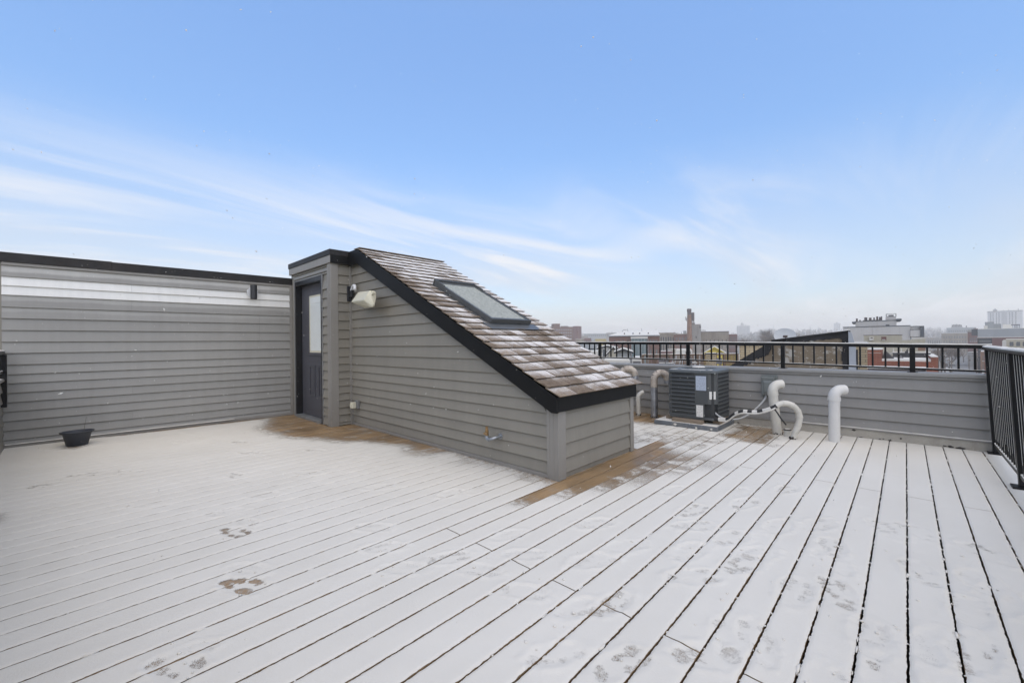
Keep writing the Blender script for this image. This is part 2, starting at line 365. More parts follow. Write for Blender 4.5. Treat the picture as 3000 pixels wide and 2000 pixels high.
# ------------------------------------------------------------------ mesh helpers
class MB:
    def __init__(s): s.v = []; s.f = []
    def add(s, vs, fs):
        o = len(s.v); s.v += [tuple(p) for p in vs]; s.f += [tuple(i + o for i in q) for q in fs]; return s
    def hexa(s, p):                                        # 8 points: bottom ring 0-3, top ring 4-7
        return s.add(p, [(3, 2, 1, 0), (4, 5, 6, 7), (0, 1, 5, 4), (1, 2, 6, 5), (2, 3, 7, 6), (3, 0, 4, 7)])
    def box(s, x0, y0, z0, x1, y1, z1):
        return s.hexa([(x0, y0, z0), (x1, y0, z0), (x1, y1, z0), (x0, y1, z0), (x0, y0, z1), (x1, y0, z1), (x1, y1, z1), (x0, y1, z1)])
    def obox(s, o, a, b, c):
        o, a, b, c = map(Vector, (o, a, b, c))
        return s.hexa([o, o + a, o + a + b, o + b, o + c, o + a + c, o + a + b + c, o + b + c])
    def prism(s, poly, d):                                 # polygon of 3-D points extruded by d
        n = len(poly); d = Vector(d); a = [Vector(p) for p in poly]; b = [p + d for p in a]
        fs = [tuple(range(n))[::-1], tuple(range(n, 2 * n))] + [(i, (i + 1) % n, n + (i + 1) % n, n + i) for i in range(n)]
        return s.add(a + b, fs)
    def tube(s, path, r, seg=14, caps=True):
        P = [Vector(p) for p in path]; R_ = r if isinstance(r, (list, tuple)) else [r] * len(P)
        T = [(P[min(i + 1, len(P) - 1)] - P[max(i - 1, 0)]).normalized() for i in range(len(P))]
        n = T[0].orthogonal().normalized(); rings = []
        o = len(s.v)
        for i, p in enumerate(P):
            n = (n - T[i] * n.dot(T[i])).normalized(); b = T[i].cross(n)
            s.v += [tuple(p + (n * math.cos(2 * math.pi * k / seg) + b * math.sin(2 * math.pi * k / seg)) * R_[i]) for k in range(seg)]
        for i in range(len(P) - 1):
            for k in range(seg):
                k2 = (k + 1) % seg
                s.f.append((o + i * seg + k, o + i * seg + k2, o + (i + 1) * seg + k2, o + (i + 1) * seg + k))
        if caps:
            s.f.append(tuple(o + k for k in range(seg))[::-1]); s.f.append(tuple(o + (len(P) - 1) * seg + k for k in range(seg)))
        return s
    def lathe(s, c, prof, seg=28, sx=1, sy_=1, rot=0):     # prof: (r, z)
        o = len(s.v); n = len(prof)
        for r, z in prof:
            for k in range(seg):
                a = 2 * math.pi * k / seg; x, y = r * math.cos(a) * sx, r * math.sin(a) * sy_
                s.v.append((c[0] + x * math.cos(rot) - y * math.sin(rot), c[1] + x * math.sin(rot) + y * math.cos(rot), c[2] + z))
        for i in range(n - 1):
            for k in range(seg):
                k2 = (k + 1) % seg; s.f.append((o + i * seg + k, o + i * seg + k2, o + (i + 1) * seg + k2, o + (i + 1) * seg + k))
        return s
    def blob(s, c, r, q=1.0):
        c = Vector(c); t = (1 + 5 ** .5) / 2
        vs_ = [Vector(p).normalized() for p in ((-1, t, 0), (1, t, 0), (-1, -t, 0), (1, -t, 0), (0, -1, t), (0, 1, t), (0, -1, -t), (0, 1, -t), (t, 0, -1), (t, 0, 1), (-t, 0, -1), (-t, 0, 1))]
        fs = [(0, 11, 5), (0, 5, 1), (0, 1, 7), (0, 7, 10), (0, 10, 11), (1, 5, 9), (5, 11, 4), (11, 10, 2), (10, 7, 6), (7, 1, 8), (3, 9, 4), (3, 4, 2), (3, 2, 6), (3, 6, 8), (3, 8, 9), (4, 9, 5), (2, 4, 11), (6, 2, 10), (8, 6, 7), (9, 8, 1)]
        return s.add([c + Vector((p.x * r, p.y * r, p.z * r * q)) * random.uniform(.75, 1.25) for p in vs_], fs)
    def build(s, name, mat, parent=None, bevel=0.0, smooth=False, seg=2, loc=None):
        off = Vector(root_loc(parent)) if parent is not None else Vector(loc or (0, 0, 0))
        me = bpy.data.meshes.new(name)
        me.from_pydata([tuple(Vector(p) - off) for p in s.v], [], s.f)
        if bevel or smooth:
            bm = bmesh.new(); bm.from_mesh(me)
            bmesh.ops.remove_doubles(bm, verts=bm.verts, dist=1e-5)
            bmesh.ops.recalc_face_normals(bm, faces=bm.faces)
            if bevel:
                es = [e for e in bm.edges if len(e.link_faces) == 2 and e.calc_face_angle(0) > 0.5]
                bmesh.ops.bevel(bm, geom=es, offset=bevel, segments=seg, affect='EDGES', profile=0.5)
            if smooth:
                for f in bm.faces: f.smooth = True
                for e in bm.edges:
                    if len(e.link_faces) == 2 and e.calc_face_angle(0) > 0.7: e.smooth = False
            bm.to_mesh(me); bm.free()
        else:
            bm = bmesh.new(); bm.from_mesh(me); bmesh.ops.recalc_face_normals(bm, faces=bm.faces); bm.to_mesh(me); bm.free()
        me.materials.append(MATS[mat])
        o = bpy.data.objects.new(name, me); COL.objects.link(o)
        if parent is not None: o.parent = parent
        else: o.location = off
        return o
def root_loc(o):
    v = Vector(o.location)
    while o.parent is not None: o = o.parent; v += Vector(o.location)
    return v
def tag(o, label, cat, group=None):
    o['label'] = label; o['category'] = cat
    if group: o['group'] = group
    return o
def thing(name, label, cat, loc=(0, 0, 0), group=None):
    o = bpy.data.objects.new(name, None); COL.objects.link(o); o.location = loc; o.empty_display_size = 0.2
    return tag(o, label, cat, group)
def struct(o, kind='structure', label=None):
    o['kind'] = kind
    if label: o['label'] = label
    return o
def link_copy(src, name, parent, loc, rot=None, scale=None):
    o = bpy.data.objects.new(name, src); COL.objects.link(o); o.parent = parent; o.location = loc
    if rot is not None: o.rotation_euler = rot
    if scale is not None: o.scale = scale
    return o

def siding(parent, p0, p1, nrm, rows, mat='siding', lim=None, split=None, out=0.022, mats=None):
    """lapped boards between z levels rows[i] > rows[i+1]; lim(z) -> (s0, s1) along the wall"""
    p0 = Vector((*p0, 0)); p1 = Vector((*p1, 0)); L = (p1 - p0).length; d = (p1 - p0) / L; n = Vector((*nrm, 0))
    for i in range(len(rows) - 1):
        z1, z0 = rows[i], rows[i + 1]
        a0, b0 = lim(z0) if lim else (0, L); a1, b1 = lim(z1) if lim else (0, L)
        if b0 - a0 < 0.03: continue
        cuts = [None]
        if split and split(i): cuts = sorted(split(i))
            
        segs = []
        if cuts == [None]: segs = [(a0, b0, a1, b1)]
        else:
            e = [(a0, a1)] + [(c, c) for c in cuts] + [(b0, b1)]
            segs = [(e[k][0] + (0.0006 if k else 0), e[k + 1][0] - 0.0006, e[k][1] + (0.0006 if k else 0), e[k + 1][1] - 0.0006) for k in range(len(e) - 1)]
        for (sa, sb, ta, tb) in segs:
            if tb - ta < 0.005: tb = ta + 0.005
            w = random.uniform(-0.0012, 0.0012)
            def P(s_, o_, z_): q = p0 + d * s_ + n * o_; return (q.x, q.y, z_)
            mb = MB()
            zt = z1 + 0.004
            f_ = min(1, .004 / (z1 - z0)); la = sa + (ta - sa) * f_; lb_ = sb + (tb - sb) * f_
            mb.add([P(sa, 0, z0), P(sa, out - .003 + w, z0), P(la, out + w, z0 + .004), P(ta, 0.002, zt), P(ta, 0, zt),
                    P(sb, 0, z0), P(sb, out - .003 + w, z0), P(lb_, out + w, z0 + .004), P(tb, 0.002, zt), P(tb, 0, zt)],
                   [(0, 1, 2, 3, 4), (9, 8, 7, 6, 5), (0, 5, 6, 1), (1, 6, 7, 2), (2, 7, 8, 3), (3, 8, 9, 4), (4, 9, 5, 0)])
            mb.build('siding_board', (mats or {}).get(i, mat), parent)

def snowcap(parent, path, width, h, name='snow', seed=0, up=Vector((0, 0, 1))):
    """a soft irregular ridge of snow lying along a path"""
    r = random.Random(seed); P = [Vector(p) for p in path]; pts = []
    for a, b in zip(P[:-1], P[1:]):
        n = max(2, int((b - a).length / 0.06)); pts += [a.lerp(b, k / n) for k in range(n)]
    pts.append(P[-1]); mb = MB(); o = 0; rows = []
    for i, p in enumerate(pts):
        t = (pts[min(i + 1, len(pts) - 1)] - pts[max(i - 1, 0)]).normalized(); s_ = t.cross(up).normalized()
        k = h * r.uniform(.6, 1.25); w = width * r.uniform(.9, 1.02)
        rows.append([p - s_ * w / 2, p - s_ * w * .42 + up * k * .7, p + up * k, p + s_ * w * .42 + up * k * .7, p + s_ * w / 2])
    mb.v = [tuple(q) for row in rows for q in row]
    for i in range(len(rows) - 1):
        for j in range(4): mb.f.append((i * 5 + j, i * 5 + j + 1, i * 5 + 6 + j, i * 5 + 5 + j))
    mb.f.append((0, 1, 2, 3, 4)); e = (len(rows) - 1) * 5; mb.f.append((e + 4, e + 3, e + 2, e + 1, e))
    return mb.build(name, 'snow', parent, smooth=True)

# ------------------------------------------------------------------ the deck
DX0, DX1, DY0, DY1 = -7.80, 0.78, -0.60, 6.545
PIT, GAP = 0.1445, 0.009
roof = MB().box(DX0 - .3, DY0 - .3, -0.40, DX1 + .2, DY1 + .3, -0.12).build('roof', 'membrane'); struct(roof)
deck = bpy.data.objects.new('deck', None); COL.objects.link(deck); struct(deck, 'structure')
k0 = int(math.floor(DX0 / PIT)); k1 = int(math.ceil(DX1 / PIT))
boards = []                                               # (xa, xb, ya, yb)
for k in range(k0, k1):
    xa, xb = k * PIT + GAP / 2 - 0.004, (k + 1) * PIT - GAP / 2 - 0.004
    xa = max(xa, DX0)
    xb = min(xb, DX1)
    if xb - xa < 0.03: continue
    j = 1.65 if k % 2 == 1 else 4.338
    jj = j + random.uniform(-.004, .004)
    if k < -15: jj = 3.4                                  # joints of the left boards lie under the bulkhead
    boards += [(xa, xb, DY0, jj - 0.003), (xa, xb, jj + 0.003, DY1)]
bcache = {}
def in_house(xa, xb, ya, yb): return xa > -6.0 and xb < -2.22 and ya > 2.9 and yb < 4.1
for (xa, xb, ya, yb) in boards:
    key = (round(xb - xa, 4), round(yb - ya, 1))
    L = yb - ya
    if key not in bcache:
        o = MB().box(0, 0, -0.025, xb - xa, L, 0).build('deck_board', 'deck_board', deck, bevel=0.003, seg=2)
        bcache[key] = (o.data, L); o.location = (xa, ya, random.uniform(-.0012, .0))
    else:
        o = link_copy(bcache[key][0], 'deck_board', deck, (xa, ya, random.uniform(-.0012, .0)), scale=(1, L / bcache[key][1], 1))

# snow lying on the boards: one thin, uneven layer, trodden and thawed in places
def sstep(e0, e1, x): t = np.clip((x - e0) / (e1 - e0), 0, 1); return t * t * (3 - 2 * t)
def vnoise(x, y, s, seed):
    r = np.random.default_rng(seed); n = 256; g = r.random((n, n))
    X, Y = x * s + 1000.3, y * s + 1000.7; xi = np.floor(X).astype(int); yi = np.floor(Y).astype(int); fx = X - xi; fy = Y - yi
    fx = fx * fx * (3 - 2 * fx); fy = fy * fy * (3 - 2 * fy)
    G = lambda a, b: g[a % n, b % n]
    return (G(xi, yi) * (1 - fx) + G(xi + 1, yi) * fx) * (1 - fy) + (G(xi, yi + 1) * (1 - fx) + G(xi + 1, yi + 1) * fx) * fy
PRINTS = []                                               # x, y, heading, bareness, size
def pr_(x, y, a, b, s=1.0): PRINTS.append((x, y, math.radians(a), b, s))
pr_(-2.41, .575, 25, 0.95, 1.15); pr_(-2.55, .64, 30, 0.35); pr_(-3.13, .70, 20, 0.85, 1.0); pr_(-3.24, .80, 20, 0.45, .8); pr_(-1.99, .255, 30, 0.7)
pr_(-2.05, .33, 60, .4, .7)
for q in [(-4.48, 1.01, 10, .6), (-5.3, 1.33, 30, .5), (-5.95, 1.4, 20, .65), (-5.44, -.22, 60, .7), (-5.6, .05, 70, .6), (-5.5, .2, 80, .6), (-5.35, .35, 60, .4),
          (-3.54, .75, 70, .45), (-3.73, 1.04, 50, .4), (-4.85, 1.87, 30, .5), (-6.6, .9, 20, .35), (-4.2, .35, 60, .3), (-4.05, 1.5, 40, .35)]: pr_(*q)
for q in [(-2.65, 2.05, 100, .62), (-2.54, 2.27, 95, .42), (-2.53, 1.34, 40, .4), (-2.24, 1.25, 50, .5), (-1.86, 1.43, 60, .55), (-1.65, 1.46, 30, .45), (-1.34, 1.48, 30, .45),
          (-.98, 1.69, 80, .62), (-1.08, 1.55, 70, .5), (-.775, 1.39, 70, .62), (-.985, 1.26, 60, .5), (-1.8, 1.85, 70, .35), (-1.57, 1.74, 40, .4), (-1.95, 1.2, 40, .35), (-3.2, 1.75, 60, .35)]: pr_(*q)
for q in [(-.64, 2.45, 70, .6), (-.79, 2.155, 50, .55), (-.24, 2.47, 110, .72), (-.32, 2.99, 100, .5), (-.1, 3.5, 120, .5), (.044, 3.59, 120, .5), (.047, 2.965, 110, .5), (.318, 3.47, 125, .62),
          (.194, 2.69, 90, .55), (.172, 2.34, 80, .62), (.07, 2.3, 80, .35), (-1.1, 2.99, 80, .6), (-.7, 3.91, 75, .58), (-.87, 3.37, 75, .58), (-.55, 1.65, 40, .65), (-.52, 1.8, 110, .5), (-.39, 2.35, 90, .5),
          (-.11, 2.19, 95, .45), (-.44, 1.86, 110, .5), (-.775, 2.73, 70, .55), (-.05, 1.98, 90, .6), (-.62, 2.62, 60, .4), (-.95, 3.6, 80, .35), (-.9, 2.4, 80, .4), (-.3, 2.8, 120, .35), (-1.35, 3.3, 80, .35), (-1.2, 2.2, 60, .3), (.3, 2.9, 90, .25), (-.42, 3.3, 70, .5), (-.2, 1.75, 100, .45), (.25, 3.05, 95, .45), (-1.25, 1.95, 60, .45), (-1.5, 2.35, 60, .4), (-.6, 3.1, 80, .45), (-1.0, 2.75, 50, .5)]: pr_(q[0], q[1], q[2], min(.62, q[3] * .98), 1.18)
BX = np.array([-7.8, -7.5, -6.9, -6.4, -5.8, -5.45, -5.0, -4.6, -4.25, -3.86, -3.54, -3.09, -2.68, -2.24])
BY = np.array([2.15, 2.05, 1.86, 1.80, 1.84, 2.06, 2.25, 2.44, 2.60, 2.60, 2.71, 2.75, 2.73, 2.74])
def cover(x, y):
    n1 = vnoise(x, y, 2.6, 1) - .5; n2 = vnoise(x, y, 9, 2) - .5; n3 = vnoise(x, y, 31, 3) - .5
    wob = n1 * .14 + n2 * .07 + n3 * .03
    c = np.ones_like(x) * 1.16 + n1 * .06
    yb = np.interp(x, BX, BY)                              # thawed strip by the door and the long wall
    c = np.where((x < -2.17) & (y < 4.3), np.minimum(c, 1.15 * sstep(.38, -.24, (y - yb) + wob * 1.5 + .06)), c)
    kb = np.floor((x + .004) / PIT)                        # thawed boards along the low front wall
    KB = [kb == k_ for k_ in range(-15, -8)]
    start = np.select(KB, [2.30, 2.68, 2.90, 3.25, 3.60, 3.85, 4.0], 99)
    end = np.select(KB, [4.85, 4.60, 4.55, 4.55, 4.55, 4.5, 4.45], -99)
    low = np.select(KB, [-.2, -.1, .22, .34, .46, .60, .72], 1.2)
    dd = np.minimum(y - start, end - y) + wob * 1.2
    c = np.minimum(c, 1.15 + (low - 1.15) * sstep(-.34, .34, dd))
    # drip zone behind the bulkhead and round the pipes
    f = sstep(5.42, 5.95, y + wob * 2) * sstep(-2.35, -2.75, x + wob)
    c = np.minimum(c, 1.1 - 1.2 * f)
    f = sstep(0, .30, np.minimum.reduce([x + 1.86, -1.02 - x, y - 5.30, 6.62 - y]) + wob * 1.3)
    c = np.minimum(c, 1.1 - (.92 + n2 * .6) * f)
    f = sstep(0, .5, np.minimum.reduce([x + 2.75, -1.35 - x, y - 4.35, 5.75 - y]) + wob * 2.2)
    c = np.minimum(c, 1.1 - (.52 + n2 * .9) * f)
    f = sstep(.16, .02, np.abs(x + 7.22) * .5 + np.abs(y) * .6 + wob * .3); c = np.minimum(c, 1.1 - .8 * f)     # by the pot
    f = sstep(.16, .0, x - np.interp(y, [-.57, 2.58], [-7.77, -7.62]) + wob * .4) * sstep(-.2, .6, y); c = np.minimum(c, 1.1 - 1.0 * f)
    f = sstep(.35, .1, np.hypot(x + 4.6, (y + .55) * 1.2) + wob); c = np.minimum(c, 1.1 - .7 * f)
    c = c + .42 * np.clip(n2 * 1.6 + n3 * 1.2 + n1 * .6, 0, 1) * (c < .5)
    dep = np.zeros_like(x); rim = np.zeros_like(x)
    for (px_, py_, a, b, s_) in PRINTS:
        msk = (np.abs(x - px_) < .3) & (np.abs(y - py_) < .3)
        if not msk.any(): continue
        X, Y = x[msk] - px_, y[msk] - py_
        U = (X * math.cos(a) + Y * math.sin(a)) / s_; V = (-X * math.sin(a) + Y * math.cos(a)) / s_
        rp_ = random.Random(int(abs(px_ * 991 + py_ * 577)))
        jit = (vnoise(x[msk], y[msk], 34, 11) - .5) * .7
        d = np.full(X.shape, 9.0); out_ = np.hypot(U / .125, V / .062) + jit * .3
        for (lu, lv_, la_, lb_) in ((.075, .030, .040, .024), (.080, -.028, .038, .022), (.020, .036, .032, .020), (.022, -.034, .034, .020), (-.035, .020, .030, .024), (-.040, -.026, .030, .020), (-.095, .0, .034, .034)):
            if rp_.random() < .22: continue
            d = np.minimum(d, np.hypot((U - lu - rp_.uniform(-.008, .008)) / (la_ * rp_.uniform(.75, 1.15)), (V - lv_) / (lb_ * rp_.uniform(.75, 1.15))) + jit)
        patch = sstep(.22, .60, vnoise(x[msk], y[msk], 13, int(abs(px_) * 97) % 50 + 20) + .12 * b)
        tread = .5 + .5 * np.sin(U * 210 + 40 * V)
        inn = np.maximum(sstep(1.15, .78, d), .22 * sstep(1.1, .8, out_))
        c[msk] = np.minimum(c[msk], 1.16 - b * 1.05 * inn * patch * (.80 + .20 * tread))
        dep[msk] = np.maximum(dep[msk], np.maximum(inn, .5 * sstep(1.1, .8, out_)) * min(1, b + .3))
        rim[msk] = np.maximum(rim[msk], sstep(1.45, 1.1, out_) * sstep(.85, 1.05, out_))
    return c, dep, rim
def snow_layer():
    VX = []; VC = []; FQ = []; base = 0
    for (xa, xb, ya, yb) in boards:
        wide = xb - xa
        near = ya < 2
        ny = max(4, int((yb - ya) / (0.010 if xa > -3.2 else 0.013))); nx = 14 if xa > -3.2 else 11
        t = np.concatenate([[0, .006 / wide, .016 / wide], np.linspace(.03 / wide, 1 - .03 / wide, nx - 6), [1 - .016 / wide, 1 - .006 / wide, 1]])
        Y = np.linspace(ya, yb, ny); T, YY = np.meshgrid(t, Y, indexing='ij')
        XX = xa + T * wide
        over = .0004 if xa > -2.4 else .0016
        e0 = (vnoise(Y * 0 + xa, Y, 45, 5) - .5) * .003 + (vnoise(Y * 0 + xa, Y, 160, 6) - .5) * .0035 + over
        e1 = (vnoise(Y * 0 + xb + 3, Y, 45, 7) - .5) * .003 + (vnoise(Y * 0 + xb + 3, Y, 160, 8) - .5) * .0035 + over
        wL = np.clip(1 - T * wide / .02, 0, 1); wR = np.clip(1 - (1 - T) * wide / .02, 0, 1)
        XX = XX - wL * e0[None, :] + wR * e1[None, :]
        c, dep, rim = cover(XX.ravel(), YY.ravel()); c = c.reshape(XX.shape); dep = dep.reshape(XX.shape); rim = rim.reshape(XX.shape)
        edge = np.minimum(np.minimum(T, 1 - T) * wide, np.minimum(YY - ya, yb - YY) + .002)
        rnd = np.sqrt(np.clip(edge / .009, 0, 1))
        hgt = .0046 * (.75 + .5 * vnoise(XX.ravel(), YY.ravel(), 14, 9).reshape(XX.shape)) * np.clip(c, 0.12, 1) * (1 - .75 * dep) + .006 * rim * vnoise(XX.ravel(), YY.ravel(), 40, 12).reshape(XX.shape)
        Z = .0009 + hgt * (0.12 + .88 * rnd)
        VX.append(np.stack([XX, YY, Z], -1).reshape(-1, 3)); VC.append(c.ravel())
        idx = np.arange(len(t) * ny).reshape(len(t), ny) + base
        q = np.stack([idx[:-1, :-1], idx[1:, :-1], idx[1:, 1:], idx[:-1, 1:]], -1).reshape(-1, 4)
        cm = np.maximum.reduce([c[:-1, :-1], c[1:, :-1], c[1:, 1:], c[:-1, 1:]]).ravel()
        xm = XX[:-1, :-1].ravel(); ym = YY[:-1, :-1].ravel()
        house = (((xm > -6.02) & (xm < -2.24) & (ym > 2.92) & (ym < 4.12)) | ((xm < -6.02) & (ym > 2.65)))
        FQ.append(q[(cm > -.1) & ~house]); base += len(t) * ny
    V_ = np.concatenate(VX); C_ = np.concatenate(VC); F_ = np.concatenate(FQ)
    used = np.zeros(len(V_), bool); used[F_.ravel()] = True; remap = np.cumsum(used) - 1; V_ = V_[used]; C_ = C_[used]; F_ = remap[F_]
    # little lumps that have fallen into the gaps
    lump = MB(); rr = random.Random(3)
    for k in range(k0, k1):
        x = k * PIT - .004
        if x < -5 or x > .7: continue
        y = rr.uniform(-.2, .3)
        while y < 6.4:
            if x > -1.7 or rr.random() < .35:
                if not (x < -2.1 and y > 2.6) and not (-2.2 < x < -1.2 and y > 2.6 and y < 4.6):
                    n0 = len(lump.v); lump.blob((x + rr.uniform(-.003, .003), y, rr.uniform(-.005, .003)), rr.uniform(.003, .0075), rr.uniform(.6, 1))
                    st_ = rr.choice((1, 1, 1.5, 2.5, 5)) * rr.uniform(.8, 1.3); lump.v[n0:] = [(a_, y + (b_ - y) * st_, c_) for a_, b_, c_ in lump.v[n0:]]
            y += rr.expovariate(1 / .22) + .02 if x > -1.2 else rr.expovariate(1 / .45) + .03
    for (px_, py_, a, b, s_) in PRINTS:
        for _ in range(int(6 * b)):
            lump.blob((px_ + rr.gauss(0, .09), py_ + rr.gauss(0, .09), .006), rr.uniform(.003, .009), .6)
    lv = np.array(lump.v); nl = len(lv); me = bpy.data.meshes.new('snow_cover')
    tri = np.array(lump.f) + len(V_)
    verts = np.concatenate([V_, lv]); nq, nt = len(F_), len(tri)
    me.vertices.add(len(verts)); me.vertices.foreach_set('co', verts.astype(np.float32).ravel())
    me.loops.add(nq * 4 + nt * 3); me.loops.foreach_set('vertex_index', np.concatenate([F_.ravel(), tri.ravel()]).astype(np.int32))
    me.polygons.add(nq + nt)
    me.polygons.foreach_set('loop_start', np.concatenate([np.arange(nq) * 4, nq * 4 + np.arange(nt) * 3]).astype(np.int32))
    me.update(calc_edges=True)
    me.polygons.foreach_set('use_smooth', np.ones(nq + nt, bool))
    at_ = me.attributes.new('cover', 'FLOAT', 'POINT'); at_.data.foreach_set('value', np.concatenate([C_, np.ones(nl) * 1.3]).astype(np.float32))
    me.materials.append(MATS['deck_snow']); me.validate()
    o = bpy.data.objects.new('snow_cover', me); COL.objects.link(o)
    o['kind'] = 'stuff'; o['label'] = 'thin trodden layer of fresh snow over the deck boards'; o['category'] = 'snow'
    return o
snow_layer()

# ------------------------------------------------------------------ tall wall on the left
LW0, LW1 = Vector((-7.80, -0.57, 0)), Vector((-7.652, 2.60, 0))
lwd = (LW1 - LW0).normalized(); lwn = Vector((lwd.y, -lwd.x, 0))
lw = thing('siding_wall', 'tall grey lap siding wall with black metal cap and a pale band', 'wall', (-7.73, 1.0, 0))
q = lambda s_, o_, z_: tuple(LW0 + lwd * s_ + lwn * o_ + Vector((0, 0, z_)))
LWL = (LW1 - LW0).length
def wbox(s0, s1, o0, o1, z0, z1): return MB().hexa([q(s0, o0, z0), q(s1, o0, z0), q(s1, o1, z0), q(s0, o1, z0), q(s0, o0, z1), q(s1, o0, z1), q(s1, o1, z1), q(s0, o1, z1)])
wbox(-.35, LWL, -.28, -0.002, -.12, 2.30).build('wall_core', 'siding', lw)
wbox(-.40, 0.93, -.32, .038, 2.222, 2.338).build('cap', 'fascia_weathered', lw, bevel=.004)
wbox(0.90, LWL + .02, -.315, .034, 2.219, 2.333).build('cap', 'fascia_weathered', lw, bevel=.004)
wbox(-.02, LWL - .06, 0, .026, 2.186, 2.222).build('trim', 'trim_grey', lw, bevel=.003)
rowsL = [2.186, 2.051, 1.942, 1.830, 1.686, 1.549, 1.407, 1.267, 1.131, .992, .877, .769, .655, .543, .432, .320, .207, .095, .040]
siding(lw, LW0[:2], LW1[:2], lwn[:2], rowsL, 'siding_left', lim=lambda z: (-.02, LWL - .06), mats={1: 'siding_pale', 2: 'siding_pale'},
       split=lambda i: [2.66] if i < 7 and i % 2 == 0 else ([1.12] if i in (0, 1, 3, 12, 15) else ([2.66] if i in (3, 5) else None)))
wbox(LWL - .06, LWL - .015, 0, .028, .02, 2.222).build('corner_strip', 'trim_grey', lw, bevel=.004)
wbox(-.02, LWL - .02, 0, .030, .002, .042).build('base_trim', 'trim_grey', lw, bevel=.003)
snowcap(lw, [q(.0, .034, .041), q(2.3, .034, .041)], .022, .009, seed=2)

# ------------------------------------------------------------------ stair bulkhead
bh = thing('stair_bulkhead', 'grey sided rooftop stair bulkhead with sloping shingle roof and dark door', 'bulkhead', (-4.2, 3.5, 0))
YD, XS, YL, XF, YB = 2.58, -6.052, 2.883, -2.200, 4.20
SL = -0.5143                                              # roof fall per metre
zr = lambda x: 0.735 + (x + 2.15) * SL                    # top of roof boards
MB().box(-7.66, YD + .11, -.1, XS - .002, 4.20, 2.42).build('wall_core', 'siding', bh)
MB().prism([(XS - .01, YL + .002, -.1), (XF - .002, YL + .002, -.1), (XF - .002, YL + .002, .62), (-5.72, YL + .002, 2.42), (XS - .01, YL + .002, 2.42)], (0, YB - YL - .004, 0)).build('wall_core', 'siding', bh)
# door wall: returns on both sides of the opening and above
FXL, FXR, FZT = -7.452, -6.345, 2.240
MB().box(-7.66, YD, 0, FXL, YD + .11, 2.42).build('wall_core', 'siding', bh)
MB().box(FXR, YD + .002, -.1, XS - .002, YD + .11, 2.42).build('wall_core', 'siding', bh)
MB().box(FXL, YD + .002, FZT, FXR, YD + .11, 2.42).build('wall_core', 'siding', bh)
rowsD = [2.376, 2.345, 2.277, 2.147, 2.016, 1.882, 1.748, 1.613, 1.478, 1.345, 1.212, 1.079, .946, .810, .677, .542, .408, .273, .137, .006]
siding(bh, (FXR + .005, YD), (-6.150, YD), (0, -1), [z for z in rowsD if z < 2.25], out=.022)
siding(bh, (-7.50, YD), (-6.150, YD), (0, -1), [2.376, 2.345, 2.277, 2.243], out=.022)
MB().box(-7.535, YD - .020, .0, -7.480, YD, 2.30).build('corner_strip', 'trim_grey', bh, bevel=.004)
# outside corner post of the door block
cpm = MB().box(-6.150, YD - .024, .0, XS + .024, YD, 2.378); cpm.box(XS, YD, .0, XS + .024, YD + .085, 2.378); cpm.build('corner_post', 'trim_grey', bh)
for dx in (.03, .075): MB().box(-6.150 + dx, YD - .027, .0, -6.150 + dx + .012, YD - .024, 2.376).build('corner_rib', 'trim_grey', bh)
rowsS = [2.372, 2.349, 2.217, 2.082, 1.950, 1.818, 1.682, 1.547, 1.412, 1.280, 1.147, 1.015, .906, .798, .692, .584, .475, .371, .264, .157, .048, .010]
siding(bh, (XS, YD + .085), (XS, YL - .018), (1, 0), rowsS, out=.022)
MB().box(XS, YL - .045, .0, XS + .026, YL, 2.36).build('corner_strip', 'trim_grey', bh, bevel=.003)
# long wall
rowsY = [2.347, 2.223, 2.089, 1.956, 1.823, 1.692, 1.567, 1.437, 1.302, 1.167, 1.032, .898, .789, .682, .573, .466, .360, .254, .147, .043]
def lim_long(z):
    x1 = min(-2.300, -5.72 + (2.335 - z) / .5143 + .12)
    return (0, x1 - (XS + .026))
siding(bh, (XS + .026, YL), (XF, YL), (0, -1), rowsY, lim=lim_long, out=.022)
MB().box(XS + .022, YL - .024, .0, XF - .08, YL, .030).build('base_trim', 'trim_grey', bh, bevel=.003)
MB().box(XS + .022, YL - .016, .030, XF - .08, YL, .044).build('base_trim', 'trim_grey', bh)
# outside corner post of the low front wall
cpm = MB().box(-2.300, YL - .026, .0, XF + .026, YL, .62); cpm.box(XF, YL, .0, XF + .026, YL + .085, .62); cpm.build('corner_post', 'trim_grey', bh)
for dx in (.022, .070): MB().box(-2.300 + dx, YL - .029, .004, -2.300 + dx + .010, YL - .026, .60).build('corner_rib', 'trim_grey', bh)
rowsF = [.612, .570, .433, .303, .177, .047]
siding(bh, (XF, YL + .085), (XF, YB - .045), (1, 0), rowsF, out=.023)
MB().box(XF, YL + .085, -.02, XF + .006, YB - .05, .050).build('base_board', 'siding', bh)
MB().box(XF, YL + .085, .600, XF + .024, YB - .05, .625).build('trim', 'trim_grey', bh, bevel=.003)
cpm = MB().box(XF, YB - .050, .0, XF + .028, YB + .02, .64); cpm.build('corner_post', 'trim_grey', bh, bevel=.003)
# flat cap over the door block
YC, XC = 2.53, -5.99
MB().box(-7.67, YC, 2.490, XC, 4.25, 2.573).build('cap', 'fascia_weathered', bh, bevel=.004)
MB().box(-7.66, YC + .010, 2.380, XC - .012, 2.60, 2.489).build('cap_board', 'trim_grey', bh, bevel=.003)
MB().box(XC - .010, YC + .012, 2.378, XC - .004, 2.83, 2.489).build('cap_board', 'fascia_black', bh)
MB().box(-7.60, 2.60, 2.385, XC - .012, 4.2, 2.488).build('soffit', 'trim_grey', bh)
